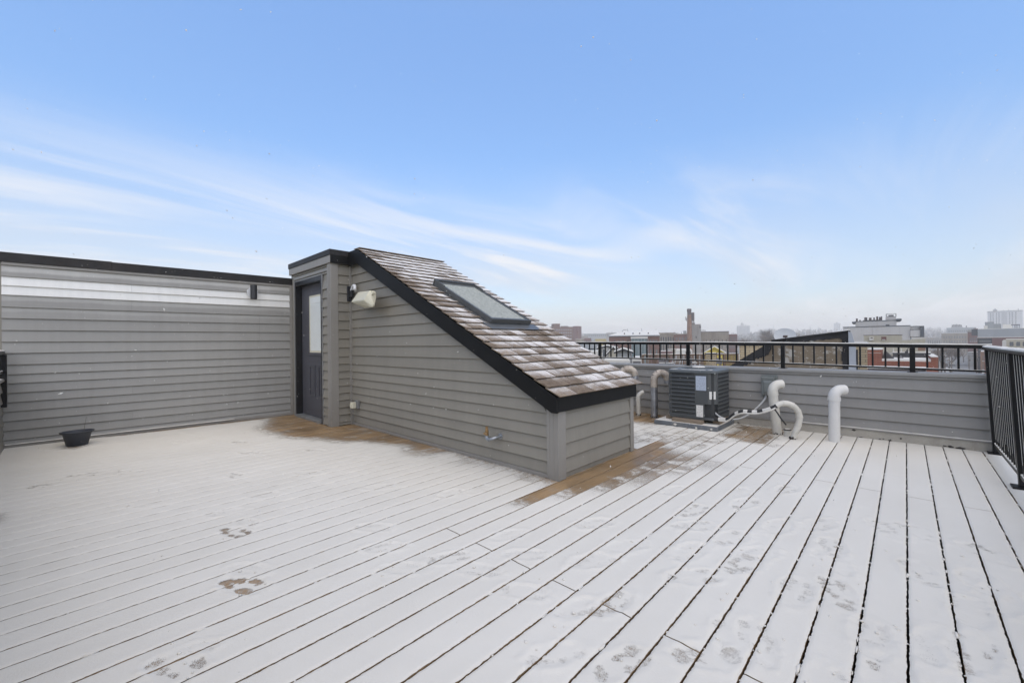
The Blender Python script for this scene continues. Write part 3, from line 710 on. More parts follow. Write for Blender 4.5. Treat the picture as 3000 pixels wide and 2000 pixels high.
# rake fascia, eave fascia and roof boards
YR0, YR1 = 2.805, 4.285
def fasc(y0, y1, name='rake_fascia', mat='fascia_black'):
    top = [(-5.995, 2.552), (-5.700, 2.552), (-2.150, .726)]; bot = [(-2.150, .592), (-2.205, .592), (-5.735, 2.358), (-5.995, 2.358)]
    return MB().prism([(x, y0, z) for x, z in top + bot], (0, y1 - y0, 0)).build(name, mat, bh, bevel=.003)
fasc(YR0, YR0 + .03); fasc(YR1 - .07, YR1 - .04)
MB().prism([(-5.700, YR0 - .006, 2.556), (-2.150, YR0 - .006, .730), (-2.150, YR0 - .006, .706), (-5.700, YR0 - .006, 2.530)], (0, .012, 0)).build('drip_edge', 'fascia_black', bh)
MB().box(-2.180, YR0 + .031, .598, -2.150, YR1 - .071, .728).build('eave_fascia', 'fascia_black', bh, bevel=.003)
MB().prism([(-5.70, YR0 + .03, 2.545), (-2.182, YR0 + .03, .735), (-2.182, YR0 + .03, .655), (-5.70, YR0 + .03, 2.46)], (0, YR1 - YR0 - .10, 0)).build('roof_boards', 'membrane', bh)
MB().box(-5.99, YR0 + .03, 2.40, -5.702, YR1 - .05, 2.545).build('roof_boards', 'membrane', bh)
MB().box(-5.99, YR0 + .005, 2.548, -5.69, YR1, 2.566).build('ridge_flashing', 'fascia_weathered', bh)
# shingles: 27 courses of single tabs
sl_a = math.atan(-SL); NR = 27; dxr = (5.700 - 2.128) / NR; ln = dxr / math.cos(sl_a)
tabs = []
for v in range(3):
    th = (.021, .023, .026)[v]
    o = MB().hexa([(0, 0, -.004), (ln + .022, 0, .011), (ln + .022, 1, .011), (0, 1, -.004), (0, .004, .002), (ln + .026, .006, th), (ln + .028, .992, th), (0, .996, .002)]).build('shingle', 'shingle', None)
    tabs.append(o.data); bpy.data.objects.remove(o)
rsh = random.Random(11); base = root_loc(bh)
SKX0, SKX1, SKY0, SKY1 = -4.46, -3.42, 3.24, 3.90
for r_ in range(NR):
    x = -5.700 + r_ * dxr; y = YR0 - .012; first = True
    xm = x + dxr * .5; z = zr(x) + .012
    while y < YR1 - .02:
        w = rsh.uniform(.095, .205)
        if first: w = rsh.uniform(.07, .22); first = False
        if y + w > YR1 - .07: w = YR1 + .008 - y
        ym = y + w / 2
        pieces = [(y, y + w)]
        if SKX0 - .06 < xm < SKX1 + .02:
            pieces = [(a, b) for a, b in ((y, min(y + w, SKY0 - .005)), (max(y, SKY1 + .005), y + w)) if b - a > .02]
        for a, b in pieces:
            o = link_copy(tabs[rsh.randrange(3)], 'shingle', bh, Vector((x + rsh.uniform(-.006, .006), a, z)) - base, rot=(0, sl_a, 0), scale=(1, b - a - .004, 1))
        y += w
for i in range(7): # ridge caps
    y = YR0 - .012 + i * .215
    link_copy(tabs[1], 'shingle', bh, Vector((-5.790, y, 2.572)) - base, rot=(0, .12, 0), scale=(1, .212, 1))
# skylight
ca, sa = math.cos(sl_a), math.sin(sl_a)
def rpt(x, y, h): return Vector((x, y, zr(x) + .012)) + Vector((sa, 0, ca)) * h       # a point h above the roof surface
def rbox(mb, x0, x1, y0, y1, h0, h1): return mb.hexa([rpt(x0, y0, h0), rpt(x1, y0, h0), rpt(x1, y1, h0), rpt(x0, y1, h0), rpt(x0, y0, h1), rpt(x1, y0, h1), rpt(x1, y1, h1), rpt(x0, y1, h1)])
mb = MB(); f_ = .036
rbox(mb, SKX0, SKX1, SKY0, SKY0 + f_, -.02, .078); rbox(mb, SKX0, SKX1, SKY1 - f_, SKY1, -.02, .078)
rbox(mb, SKX1 - f_, SKX1, SKY0 + f_, SKY1 - f_, -.02, .078); rbox(mb, SKX0, SKX0 + f_ + .02, SKY0 + f_, SKY1 - f_, -.02, .078)
sk = mb.build('skylight', 'skylight_metal', bh, bevel=.004); sk['label'] = 'dark framed skylight dusted with snow'
mb = MB(); rbox(mb, SKX0 - .015, SKX0 + .19, SKY0 - .012, SKY0, -.02, .100); rbox(mb, SKX0 - .015, SKX0 + .17, SKY1, SKY1 + .012, -.02, .100); rbox(mb, SKX0 - .03, SKX0 - .002, SKY0 - .012, SKY1 + .012, -.02, .100)
mb.build('head_cover', 'skylight_metal', sk, bevel=.003)
mb = MB(); rbox(mb, SKX0 + .19, SKX1 + .006, SKY0 - .012, SKY0, .022, .086); rbox(mb, SKX1, SKX1 + .016, SKY0 - .012, SKY1 + .012, .030, .086); rbox(mb, SKX0 + .17, SKX1 + .006, SKY1, SKY1 + .012, .022, .086); mb.build('sash_cover', 'skylight_metal', sk, bevel=.003)
mb = MB(); rbox(mb, SKX0 + f_ + .021, SKX1 - f_ - .001, SKY0 + f_ + .001, SKY1 - f_ - .001, .062, .072); mb.build('pane', 'skylight_glass', sk)
mb = MB(); rbox(mb, SKX1 - .02, SKX1 + .13, SKY0 - .10, SKY1 + .10, .018, .024); rbox(mb, SKX1 + .001, SKX1 + .010, SKY0 + .0, SKY1, .02, .045); mb.build('flashing', 'flashing_grey', sk)
mb = MB()
for i in range(8):
    xx = SKX0 + .12 + i * .13; rbox(mb, xx, xx + .10, SKY0 - .05, SKY0 - .004, .012, .020)
mb.build('flashing', 'flashing_grey', sk)

# the door
dr = MB().box(-7.385, YD + .070, .045, -6.400, YD + .112, 2.17)
dr = dr.build('door', 'door_grey', bh); dr['label'] = 'charcoal door with a blind behind its upper glass'
yd_ = YD + .070
mb = MB(); gx0, gx1, gz0, gz1 = -7.045, -6.500, 1.070, 1.985
for (a, b, c, d) in ((gx0 - .045, gx0, gz0 - .045, gz1 + .045), (gx1, gx1 + .045, gz0 - .045, gz1 + .045), (gx0, gx1, gz0 - .045, gz0), (gx0, gx1, gz1, gz1 + .045)): mb.box(a, yd_ - .016, c, b, yd_ + .0, d)
mb.build('glass_frame', 'door_grey', dr, bevel=.004)
mb = MB()
for (a, b, c, d) in ((gx0, gx0 + .03, gz0, gz1), (gx1 - .03, gx1, gz0, gz1), (gx0 + .03, gx1 - .03, gz0, gz0 + .03), (gx0 + .03, gx1 - .03, gz1 - .03, gz1)): mb.box(a, yd_ - .010, c, b, yd_ - .001, d)
mb.build('glass_bead', 'cream_plastic', dr)
MB().box(gx0 + .03, yd_ - .0045, gz0 + .03, gx1 - .03, yd_ - .001, gz1 - .13).build('blind_backing', 'blind', dr)
MB().box(gx0 + .03, yd_ - .009, gz1 - .13, gx1 - .03, yd_ - .001, gz1 - .03).build('blind_valance', 'blind', dr)
slat = MB().hexa([(0, 0, 0), (gx1 - gx0 - .06, 0, 0), (gx1 - gx0 - .06, .002, 0), (0, .002, 0), (0, .0028, .012), (gx1 - gx0 - .06, .0028, .012), (gx1 - gx0 - .06, .0040, .012), (0, .0040, .012)]).build('slat', 'blind', None)
sdm = slat.data; bpy.data.objects.remove(slat)
nz = int((gz1 - .14 - gz0 - .03) / .0155)
for i in range(nz): link_copy(sdm, 'slat', dr, Vector((gx0 + .03, yd_ - .0088, gz0 + .032 + i * .0155)) - base)
for (a, b) in ((-7.075, -6.835), (-6.720, -6.480)):       # raised lower panels
    mb = MB()
    for (x0, x1, z0, z1) in ((a, a + .03, .36, .86), (b - .03, b, .36, .86), (a + .03, b - .03, .36, .39), (a + .03, b - .03, .83, .86)): mb.box(x0, yd_ - .009, z0, x1, yd_ - .0005, z1)
    mb.box(a + .06, yd_ - .006, .42, b - .06, yd_ - .0005, .80)
    mb.build('panel', 'door_grey', dr, bevel=.003)
mb = MB(); mb.lathe((0, 0, 0), [(0.001, 0), (.028, 0), (.030, .008), (.016, .02), (.016, .04), (.030, .05), (.032, .065), (.022, .08), (.001, .082)], 16)
kn = mb.build('door_knob', 'steel', dr, smooth=True); kn.location = Vector((-6.475, yd_, 1.0)) - base; kn.rotation_euler = (math.pi / 2, 0, 0)
fr = MB().box(FXL, YD - .020, .0, FXL + .040, YD + .11, FZT); fr.box(FXR - .055, YD - .020, .0, FXR, YD + .11, FZT); fr.box(FXL + .040, YD - .020, FZT - .075, FXR - .055, YD + .11, FZT)
fr = fr.build('door_frame', 'frame_black', bh, bevel=.004)
mb = MB().box(FXR, YD - .026, .0, FXR + .016, YD, FZT + .016); mb.box(FXL, YD - .026, FZT, FXR, YD, FZT + .016); mb.box(FXL - .016, YD - .026, .0, FXL, YD, FZT + .016); mb.build('frame_edge', 'frame_edge', fr, bevel=.002)
MB().box(FXL + .041, YD - .035, .0, FXR - .056, YD + .11, .040).build('threshold', 'threshold', bh, bevel=.004)

# ------------------------------------------------------------------ far parapet wall and its railing
YP = 6.566
pp = thing('parapet_wall', 'low grey sided parapet wall with metal cap along the far deck edge', 'wall', (-2.5, 6.7, 0))
PX0, PX1 = -7.6, 0.640
MB().box(PX0, YP + .012, -.12, PX1 + .05, YP + .25, .775).build('wall_core', 'siding_cool', pp)
MB().box(PX0, YP - .030, .768, PX1 + .06, YP + .29, .806).build('cap', 'cap_metal', pp, bevel=.006)
MB().box(PX0, YP - .014, .738, PX1 + .0, YP + .012, .768).build('cap_skirt', 'siding_cool', pp, bevel=.003)
siding(pp, (PX0, YP + .012), (PX1, YP + .012), (0, -1), [.741, .609, .480, .357, .230, .118], 'siding_cool', out=.022,
       split=lambda i: [5.40] if i % 2 == 0 else [6.55] if i == 1 else None)
MB().box(PX0, YP - .032, .100, PX1, YP + .012, .118).build('ledge', 'siding_cool', pp, bevel=.003)
MB().prism([(PX0, YP - .022, -.02), (PX1, YP - .022, -.02), (PX1, YP - .020, .100), (PX0, YP - .020, .100)], (0, .032, 0)).build('base_strip', 'base_beige', pp)
rb = random.Random(5)
for xx in [-.47, -.40, -.23, -.20, -.14, -.05, .30, .345, .41, .44, -1.75]:      # tar showing where the base coating has peeled
    n = 9; w = rb.uniform(.010, .034); hh = rb.uniform(.006, .016); zc = rb.uniform(.004, .02) if rb.random() < .7 else rb.uniform(.04, .09)
    MB().prism([(xx + w * math.cos(2 * math.pi * k / n) * rb.uniform(.5, 1.1), YP - .0235, zc + hh * math.sin(2 * math.pi * k / n) * rb.uniform(.5, 1.2)) for k in range(n)], (0, .003, 0)).build('tar_patch', 'tar', pp)
snowcap(pp, [(-1.0, YP - .018, .118), (PX1, YP - .018, .118)], .022, .007, seed=4)

def rail_z(x): return float(np.interp(x, [-7.6, -4.6, -2.03, -.276, .60], [1.20, 1.192, 1.172, 1.136, 1.120]))
YRL = YP + .10
rl = thing('railing', 'black metal railing standing on the far parapet wall cap', 'railing', (-2.5, YRL, .80))
posts = [-5.65, -4.09, -2.492, -1.219, .055]
xs_ = [-7.55, -5.65, -4.09, -2.492, -1.219, .055, .66]
for x0, x1 in zip(xs_[:-1], xs_[1:]):
    for nm, dz, hh, w in (('top_rail', -.040, .040, .055), ('bottom_rail', -.292, .020, .030)):
        a, b = Vector((x0, YRL - w / 2, rail_z(x0) + dz)), Vector((x1, YRL - w / 2, rail_z(x1) + dz))
        if nm == 'bottom_rail': a.x += .024; b.x -= .024
        o = MB().hexa([a, b, b + Vector((0, w, 0)), a + Vector((0, w, 0)), a + Vector((0, 0, hh)), b + Vector((0, 0, hh)), b + Vector((0, w, hh)), a + Vector((0, w, hh))]).build(nm, 'railing_black', rl)
        snowcap(o, [(a.x, YRL, a.z + hh), (b.x, YRL, b.z + hh)], w * .96, .010 if nm == 'top_rail' else .005, seed=int(x0 * 100) % 91)
for x in posts + [.648]:
    MB().box(x - .024, YRL - .024, .800, x + .024, YRL + .024, rail_z(x) - .041).build('post', 'railing_black', rl, bevel=.004)
    MB().box(x - .045, YRL - .045, .801, x + .045, YRL + .045, .812).build('post_base', 'railing_black', rl)
bal = MB().box(-.009, -.009, 0, .009, .009, .232).build('baluster', 'railing_black', None); balm = bal.data; bpy.data.objects.remove(bal)
rbase = root_loc(rl)
for x0, x1 in zip(xs_[:-1], xs_[1:]):
    n = round((x1 - x0) / .1125)
    if n < 2: continue
    for k in range(1, n):
        x = x0 + (x1 - x0) * k / n
        link_copy(balm, 'baluster', rl, Vector((x, YRL, rail_z(x) - .272)) - rbase)

# ------------------------------------------------------------------ railing on the right edge of the deck (leans a little inwards)
def lean(x, y, z): return Vector((x - .046 * z, y, z))
rr_ = thing('railing', 'tall black metal railing rising from the right edge of the deck', 'railing', (.66, 4.0, 0))
RX = .668
py_ = [6.50, 5.155, 3.80, 2.45, 1.10, -.30]
def lbox(mb, x0, x1, y0, y1, z0, z1): return mb.hexa([lean(x0, y0, z0), lean(x1, y0, z0), lean(x1, y1, z0), lean(x0, y1, z0), lean(x0, y0, z1), lean(x1, y0, z1), lean(x1, y1, z1), lean(x0, y1, z1)])
for y in py_:
    p = lbox(MB(), RX - .026, RX + .026, y - .026, y + .026, 0, 1.07).build('post', 'railing_black', rr_, bevel=.004)
    pl = lbox(MB(), RX - .065, RX + .065, y - .065, y + .065, .004, .018).build('base_plate', 'railing_black', rr_, bevel=.003)
lbox(MB(), RX - .034, RX + .034, -.6, 6.53, 1.07, 1.10).build('top_rail', 'railing_black', rr_, bevel=.008)
snowcap(rr_, [lean(RX, -.6, 1.10), lean(RX, 6.54, 1.10)], .074, .016, seed=8)
for a, b in zip(py_[1:], py_[:-1]):
    o = lbox(MB(), RX - .018, RX + .018, a + .027, b - .027, .085, .115).build('bottom_rail', 'railing_black', rr_, bevel=.003)
    snowcap(o, [lean(RX, a + .03, .115), lean(RX, b - .03, .115)], .034, .008, seed=int(a * 10) % 17)
    n = round((b - a) / .105)
    for k in range(1, n):
        y = a + (b - a) * k / n
        o = lbox(MB(), RX - .009, RX + .009, y - .009, y + .009, .116, 1.069).build('baluster', 'railing_black', rr_)
        if y > 4.6: lbox(MB(), RX - .0105, RX - .0092, y - .0085, y - .0035 + random.uniform(0, .004), .14 + random.uniform(0, .1), 1.06).build('snow', 'snow', o)

# ------------------------------------------------------------------ near parapet and railing (seen only at the left edge)
YN = -0.60
np_ = thing('parapet_wall', 'short end of a low sided parapet at the left picture edge', 'wall', (-4.0, YN, 0))
MB().box(-7.79, YN - .22, -.12, .60, YN, .80).build('wall_core', 'siding', np_)
MB().box(-7.79, YN - .26, .80, .62, YN + .035, .832).build('cap', 'trim_grey', np_, bevel=.005)
siding(np_, (-7.785, YN), (.60, YN), (0, 1), [.80, .67, .54, .41, .28, .15, .03], out=.022)
MB().box(-7.785, YN, .0, .60, YN + .024, .03).build('base_trim', 'trim_grey', np_)
snowcap(np_, [(-7.78, YN - .11, .832), (.60, YN - .11, .832)], .28, .012, seed=9)
nr = thing('railing', 'black railing end above the low parapet at the left edge', 'railing', (-4.0, YN, .83))
YNR = YN + .008
MB().box(-7.74, YNR - .03, 1.118, .60, YNR + .03, 1.158).build('top_rail', 'railing_black', nr, bevel=.005)
MB().box(-7.74, YNR - .018, .90, .60, YNR + .018, .925).build('bottom_rail', 'railing_black', nr, bevel=.003)
snowcap(nr, [(-7.74, YNR, 1.158), (.6, YNR, 1.158)], .058, .016, seed=12); snowcap(nr, [(-7.74, YNR, .925), (.6, YNR, .925)], .034, .010, seed=13)
for x in (-7.70, -6.3, -4.9, -3.5, -2.1, -.7): MB().box(x - .025, YNR - .022, .50 if x < -7 else .83, x + .025, YNR + .045, 1.117).build('post', 'railing_black', nr, bevel=.004)
nb = MB().box(-.009, -.009, 0, .009, .009, .193).build('baluster', 'railing_black', None); nbm = nb.data; bpy.data.objects.remove(nb)
for x in np.arange(-7.59, .5, .1125): link_copy(nbm, 'baluster', nr, Vector((float(x), YNR, .925)) - root_loc(nr))

# ------------------------------------------------------------------ air conditioner on its pad
pad = MB().box(-2.650, 5.760, .002, -1.790, 6.500, .066).build('equipment_pad', 'pad_grey', None, bevel=.010, loc=(-2.22, 6.13, 0))
tag(pad, 'grey square equipment pad on the deck under the air conditioner', 'equipment pad')
pm = MB()
nx, ny = 34, 30; r3 = random.Random(21)
for i in range(nx + 1):
    for j in range(ny + 1):
        x = -2.640 + .840 * i / nx; y = 5.770 + .720 * j / ny
        e = min(i, nx - i, j, ny - j); pm.v.append((x, y, .0665 + (0 if e == 0 else .005 + r3.uniform(0, .003))))
for i in range(nx):
    for j in range(ny): a = i * (ny + 1) + j; pm.f.append((a, a + ny + 1, a + ny + 2, a + 1))
pm.build('snow', 'snow', pad, smooth=True)
for (sx, sz, s_) in ((-2.345, .036, .022), (-2.06, .022, .016), (-1.865, .030, .016)):
    n = 9; MB().prism([(sx + s_ * math.cos(2 * math.pi * k / n) * r3.uniform(.6, 1.2), 5.7595, sz + s_ * .8 * math.sin(2 * math.pi * k / n) * r3.uniform(.6, 1.2)) for k in range(n)], (0, -.002, 0)).build('snow', 'snow', pad)
for nm, x0, x1, y0, y1, lb in (('timber_block', -2.40, -1.99, 5.785, 5.872, 'weathered timber block under the left front edge of the air conditioner'), ('timber_block', -1.905, -1.815, 5.93, 6.39, 'weathered timber block under the right side of the air conditioner'), ('timber_block', -2.545, -2.455, 5.93, 6.42, 'dark timber block under the back left of the air conditioner')):
    tag(MB().box(x0, y0, .071, x1, y1, .118).build(nm, 'lumber', None, bevel=.003, loc=((x0 + x1) / 2, (y0 + y1) / 2, .07)), lb, 'timber block', 'blocks under the air conditioner')
AX0, AX1, AY0, AY1, AZ0, AZ1 = -2.480, -1.845, 5.862, 6.490, .120, .795
ac = thing('air_conditioner', 'dark grey outdoor air conditioner unit on a pad by the parapet', 'air conditioner', ((AX0 + AX1) / 2, (AY0 + AY1) / 2, AZ0))
def rrect(x0, x1, y0, y1, r, n=6):
    p = []
    for (cx, cy_, a0) in ((x1 - r, y1 - r, 0), (x0 + r, y1 - r, 90), (x0 + r, y0 + r, 180), (x1 - r, y0 + r, 270)):
        p += [(cx + r * math.cos(math.radians(a0 + 90 * k / n)), cy_ + r * math.sin(math.radians(a0 + 90 * k / n))) for k in range(n + 1)]
    return p
def rprism(pts, z0, z1): return MB().prism([(x, y, z0) for x, y in pts], (0, 0, z1 - z0))
rprism(rrect(AX0 + .022, AX1 - .022, AY0 + .022, AY1 - .022, .05), AZ0 + .02, AZ1 - .03).build('coil', 'ac_dark', ac, smooth=True)
rprism(rrect(AX0 - .002, AX1 + .002, AY0 - .002, AY1 + .002, .06), AZ0, AZ0 + .035).build('base_pan', 'ac_grey', ac, bevel=.003, smooth=True)
lid = MB(); o_ = rrect(AX0 - .010, AX1 + .010, AY0 - .010, AY1 + .010, .07, 8); i_ = rrect(AX0 + .012, AX1 - .012, AY0 + .012, AY1 - .012, .06, 8)
N_ = len(o_); cxa, cya = (AX0 + AX1) / 2, (AY0 + AY1) / 2
ci = []
for (x, y) in o_:
    a = math.atan2(y - cya, x - cxa); ci.append((cxa + .245 * math.cos(a), cya + .245 * math.sin(a)))
rings = [[(x, y, AZ1 - .040) for x, y in o_], [(x, y, AZ1 - .010) for x, y in o_], [(x, y, AZ1 + .004) for x, y in i_], [(x, y, AZ1 + .010) for x, y in ci], [(x * .97 + cxa * .03, y * .97 + cya * .03, AZ1 - .03) for x, y in ci]]
lid.v = [p for r_ in rings for p in r_]
for i in range(len(rings) - 1):
    for k in range(N_): k2 = (k + 1) % N_; lid.f.append((i * N_ + k, i * N_ + k2, (i + 1) * N_ + k2, (i + 1) * N_ + k))
lid.build('lid', 'ac_lid', ac, smooth=True)
MB().lathe((cxa, cya, AZ1 - .032), [(0.001, 0), (.245, 0)], 32).build('fan_well', 'ac_dark', ac)
gm = MB()
for r_ in (.235, .205, .175, .145, .115, .085): gm.tube([(cxa + r_ * math.cos(2 * math.pi * k / 28), cya + r_ * math.sin(2 * math.pi * k / 28), AZ1 + .010 + (.235 - r_) * .07) for k in range(29)], .0030, 5, False)
for k in range(10):
    a = 2 * math.pi * k / 10; gm.tube([(cxa + .07 * math.cos(a), cya + .07 * math.sin(a), AZ1 + .020), (cxa + .24 * math.cos(a), cya + .24 * math.sin(a), AZ1 + .008)], .0035, 5)
gm.build('fan_guard', 'ac_lid', ac, smooth=True)
MB().lathe((cxa, cya, AZ1 + .018), [(.085, -.004), (.088, .004), (.075, .014), (.001, .018)], 24).build('fan_cap', 'snow', ac, smooth=True)
# corner posts and panel skin
rprism([(AX0, AY0 + .03), (AX0 + .008, AY0 + .008), (AX0 + .035, AY0), (AX0 + .035, AY0 + .02), (AX0 + .02, AY0 + .035)], AZ0 + .035, AZ1 - .038).build('corner_panel', 'ac_grey', ac)
rprism([(AX0, AY1 - .03), (AX0 + .03, AY1), (AX0 + .05, AY1 - .02), (AX0 + .02, AY1 - .05)], AZ0 + .035, AZ1 - .038).build('corner_panel', 'ac_grey', ac)
rprism([(AX1, AY1 - .03), (AX1 - .03, AY1), (AX1 - .05, AY1 - .02), (AX1 - .02, AY1 - .05)], AZ0 + .035, AZ1 - .038).build('corner_panel', 'ac_grey', ac)
PXL = -2.108; PZ = .335
rprism([(PXL, AY0 - .003), (-1.935, AY0 - .003), (AX1 + .003, AY0 + .075), (AX1 + .003, AY0 + .115), (AX1 - .02, AY0 + .115), (AX1 - .02, AY0 + .085), (-1.945, AY0 + .018), (PXL, AY0 + .018)], PZ, AZ1 - .040).build('control_panel', 'ac_grey', ac, bevel=.003)
rprism([(PXL, AY0 - .002), (-1.985, AY0 - .002), (-1.985, AY0 + .018), (PXL, AY0 + .018)], AZ0 + .035, PZ).build('control_panel', 'ac_grey', ac, bevel=.003)
rprism([(-1.985, AY0 + .06), (AX1 - .05, AY0 + .11), (AX1 - .06, AY0 + .12), (-1.985, AY0 + .08)], AZ0 + .035, PZ).build('valve_recess', 'ac_dark', ac)
# grille: fine upright wires and wide louvers
wm = MB()
for k in range(34):
    x = AX0 + .040 + (PXL - AX0 - .045) * k / 33; wm.box(x - .0022, AY0 + .004, AZ0 + .035, x + .0022, AY0 + .010, AZ1 - .04)
for k in range(30):
    y = AY0 + .125 + (AY1 - .16 - AY0) * k / 29 * .96; wm.box(AX1 - .010, y - .0022, AZ0 + .035, AX1 - .004, y + .0022, AZ1 - .04)
wm.build('grille_wires', 'ac_grey', ac)
for k in range(12):
    z = AZ0 + .040 + k * .0535
    MB().hexa([(AX0 + .030, AY0 - .002, z), (PXL + .002, AY0 - .002, z), (PXL + .002, AY0 + .016, z), (AX0 + .030, AY0 + .016, z), (AX0 + .030, AY0 + .002, z + .015), (PXL + .002, AY0 + .002, z + .015), (PXL + .002, AY0 + .016, z + .015), (AX0 + .030, AY0 + .016, z + .015)]).build('louver', 'ac_grey', ac)
    MB().hexa([(AX1 + .002, AY0 + .115, z), (AX1 + .002, AY1 - .030, z), (AX1 - .016, AY1 - .030, z), (AX1 - .016, AY0 + .115, z), (AX1 - .002, AY0 + .115, z + .013), (AX1 - .002, AY1 - .030, z + .013), (AX1 - .016, AY1 - .030, z + .013), (AX1 - .016, AY0 + .115, z + .013)]).build('louver', 'ac_grey', ac)
def sticker(x0, x1, z0, z1, m_): return MB().box(x0, AY0 - .0050, z0, x1, AY0 - .0035, z1).build('sticker', m_, ac)
sticker(-2.092, -1.958, .520, .715, 'label_blue'); sticker(-2.088, -2.000, .158, .318, 'label_white')
dv = (Vector((AX1 + .003, AY0 + .075, 0)) - Vector((-1.935, AY0 - .003, 0))).normalized(); nv = Vector((dv.y, -dv.x, 0)); p0_ = Vector((-1.935, AY0 - .003, 0)) + dv * .018 + nv * .001
MB().obox(p0_ + Vector((0, 0, .405)), dv * .082, nv * .0015, (0, 0, .105)).build('sticker', 'label_white', ac)
for (x, y, z) in ((-1.962, AY0 + .045, .195), (-1.925, AY0 + .055, .225)):
    v_ = MB().tube([(x, y + .035, z), (x, y - .004, z)], .011, 10).build('valve', 'copper', ac, smooth=True)
    MB().tube([(x, y - .004, z), (x, y - .022, z)], .0155, 12).build('valve_cap', 'valve_red', v_, smooth=True)
snowcap(ac, [(AX0 + .03, AY0 + .03, AZ1 + .002), (AX1 - .04, AY0 + .03, AZ1 + .002)], .045, .004, seed=31)

# ------------------------------------------------------------------ line set: taped pipes arching into a plastic sleeve
def bez(P, n=10):
    """Catmull-Rom through the points"""
    P = [Vector(p) for p in P]; Q = [P[0] * 2 - P[1]] + P + [P[-1] * 2 - P[-2]]; out = []
    for i in range(1, len(Q) - 2):
        for k in range(n):
            t = k / n; a, b, c, d = Q[i - 1:i + 3]
            out.append(0.5 * ((2 * b) + (-a + c) * t + (2 * a - 5 * b + 4 * c - d) * t * t + (-a + 3 * b - 3 * c + d) * t ** 3))
    return out + [P[-1]]
ls = thing('line_set', 'taped black and white pipe bundle running from the air conditioner', 'pipe', (-1.6, 5.85, .1))
pth = bez([(-1.90, 5.905, .150), (-1.80, 5.885, .150), (-1.69, 5.86, .168), (-1.60, 5.83, .245), (-1.50, 5.80, .295), (-1.42, 5.795, .300), (-1.32, 5.79, .312), (-1.20, 5.785, .360), (-1.13, 5.80, .405)], 12)
def chunk(p, a, b): n = len(p) - 1; return p[int(a * n):int(b * n) + 1]
cuts = [0, .12, .23, .40, .455, .53, .60, .67, .745, .81, .90, 1.0]
for i, (a, b) in enumerate(zip(cuts[:-1], cuts[1:])):
    MB().tube(chunk(pth, a, b), .027 if i % 2 == 0 else .0262, 12).build('wrap', ('rubber', 'pvc_tape')[i % 2], ls, smooth=True)
MB().tube([p + Vector((.004, -.022, -.014)) for p in chunk(pth, .12, .98)], .011, 8).build('cable', 'pvc_tape', ls, smooth=True)
MB().tube(bez([(-1.16, 5.79, .375), (-1.13, 5.80, .33), (-1.085, 5.81, .25), (-1.04, 5.82, .185)], 6), .009, 8).build('loose_end', 'rubber', ls, smooth=True)
sv = thing('pipe_sleeve', 'white jointed plastic sleeve arching down to the deck', 'pipe', (-.99, 5.93, 0))
pts = bez([(-1.155, 5.80, .385), (-1.105, 5.835, .425), (-1.045, 5.875, .432), (-.985, 5.915, .405), (-.945, 5.95, .345), (-.930, 5.965, .260), (-.945, 5.96, .165), (-.972, 5.945, .085), (-.992, 5.935, .0)], 8)
cu = [0, .20, .36, .50, .62, .74, .86, 1.0]
for i, (a, b) in enumerate(zip(cu[:-1], cu[1:])):
    r_ = .033 + .0022 * (i % 2)
    MB().tube(chunk(pts, a, min(1, b + .02)), r_, 16).build('segment', 'pvc', sv, smooth=True)
for c in cu[1:-1]:
    k = int(c * (len(pts) - 1)); MB().tube([pts[k] + (pts[k + 1] - pts[k]).normalized() * d for d in (-.006, .006)], .0375, 16).build('joint', 'pvc', sv, smooth=True)
def tar_ring(parent, x, y, r, seed):
    rt = random.Random(seed); n = 18; mb = MB()
    mb.lathe((x, y, 0), [(r * 1.0, .0), (r * 1.02, .012)], 10)
    for k in range(n):
        a = 2 * math.pi * k / n + rt.uniform(-.1, .1)
        if rt.random() < .62: mb.blob((x + math.cos(a) * r * 1.02, y + math.sin(a) * r * 1.02, rt.uniform(.002, .028)), rt.uniform(.006, .013), 1.1)
    return mb.build('tar_seal', 'tar', parent)
tar_ring(sv, -.992, 5.935, .034, 1)
stb = thing('pipe_stub', 'short capped plastic pipe stub beside the arching sleeve', 'pipe', (-1.07, 6.06, 0))
MB().lathe((-1.07, 6.062, 0), [(.034, 0), (.034, .058), (.040, .058), (.040, .088), (.001, .090)], 18).build('pipe_body', 'pvc', stb, smooth=True)
MB().lathe((-1.07, 6.062, .080), [(.0425, 0), (.0425, .012), (.030, .016), (.030, .012)], 18).build('rust_band', 'tar', stb, smooth=True)
MB().lathe((-1.07, 6.062, .092), [(.001, .008), (.030, .005), (.038, -.002)], 18).build('snow', 'snow', stb, smooth=True)

def vent(name, label, base_, top, bend_dir, r, mat, bend=.09, collar=True, group='plastic vent pipes by the parapet', tar=None):
    """plain pipe with a collar and a quarter bend"""
    t = thing(name, label, 'vent pipe', base_, group); b = Vector(base_); tp = Vector(top); ax = (tp - b).normalized(); dv_ = Vector(bend_dir).normalized()
    MB().tube([b, tp], r, 20).build('pipe_body', mat, t, smooth=True)
    R_ = bend
    arc = [tp + ax * (R_ * math.sin(a)) + dv_ * (R_ * (1 - math.cos(a))) for a in [math.radians(8 * k) for k in range(12)]]
    arc.append(arc[-1] + dv_ * r * .75)
    MB().tube([tp - ax * .004] + arc, r * 1.04, 20, False).build('elbow', mat, t, smooth=True)
    MB().tube([arc[-1] - dv_ * .004, arc[-1] - dv_ * .05], r * .93, 16, False).build('elbow_bore', mat, t, smooth=True)
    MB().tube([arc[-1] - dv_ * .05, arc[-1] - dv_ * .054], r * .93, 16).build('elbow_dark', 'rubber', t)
    if collar: MB().tube([tp - ax * .040, tp + ax * .004], r * 1.13, 20).build('collar', mat, t, smooth=True)
    if tar: tar_ring(t, b.x, b.y, r, tar)
    return t
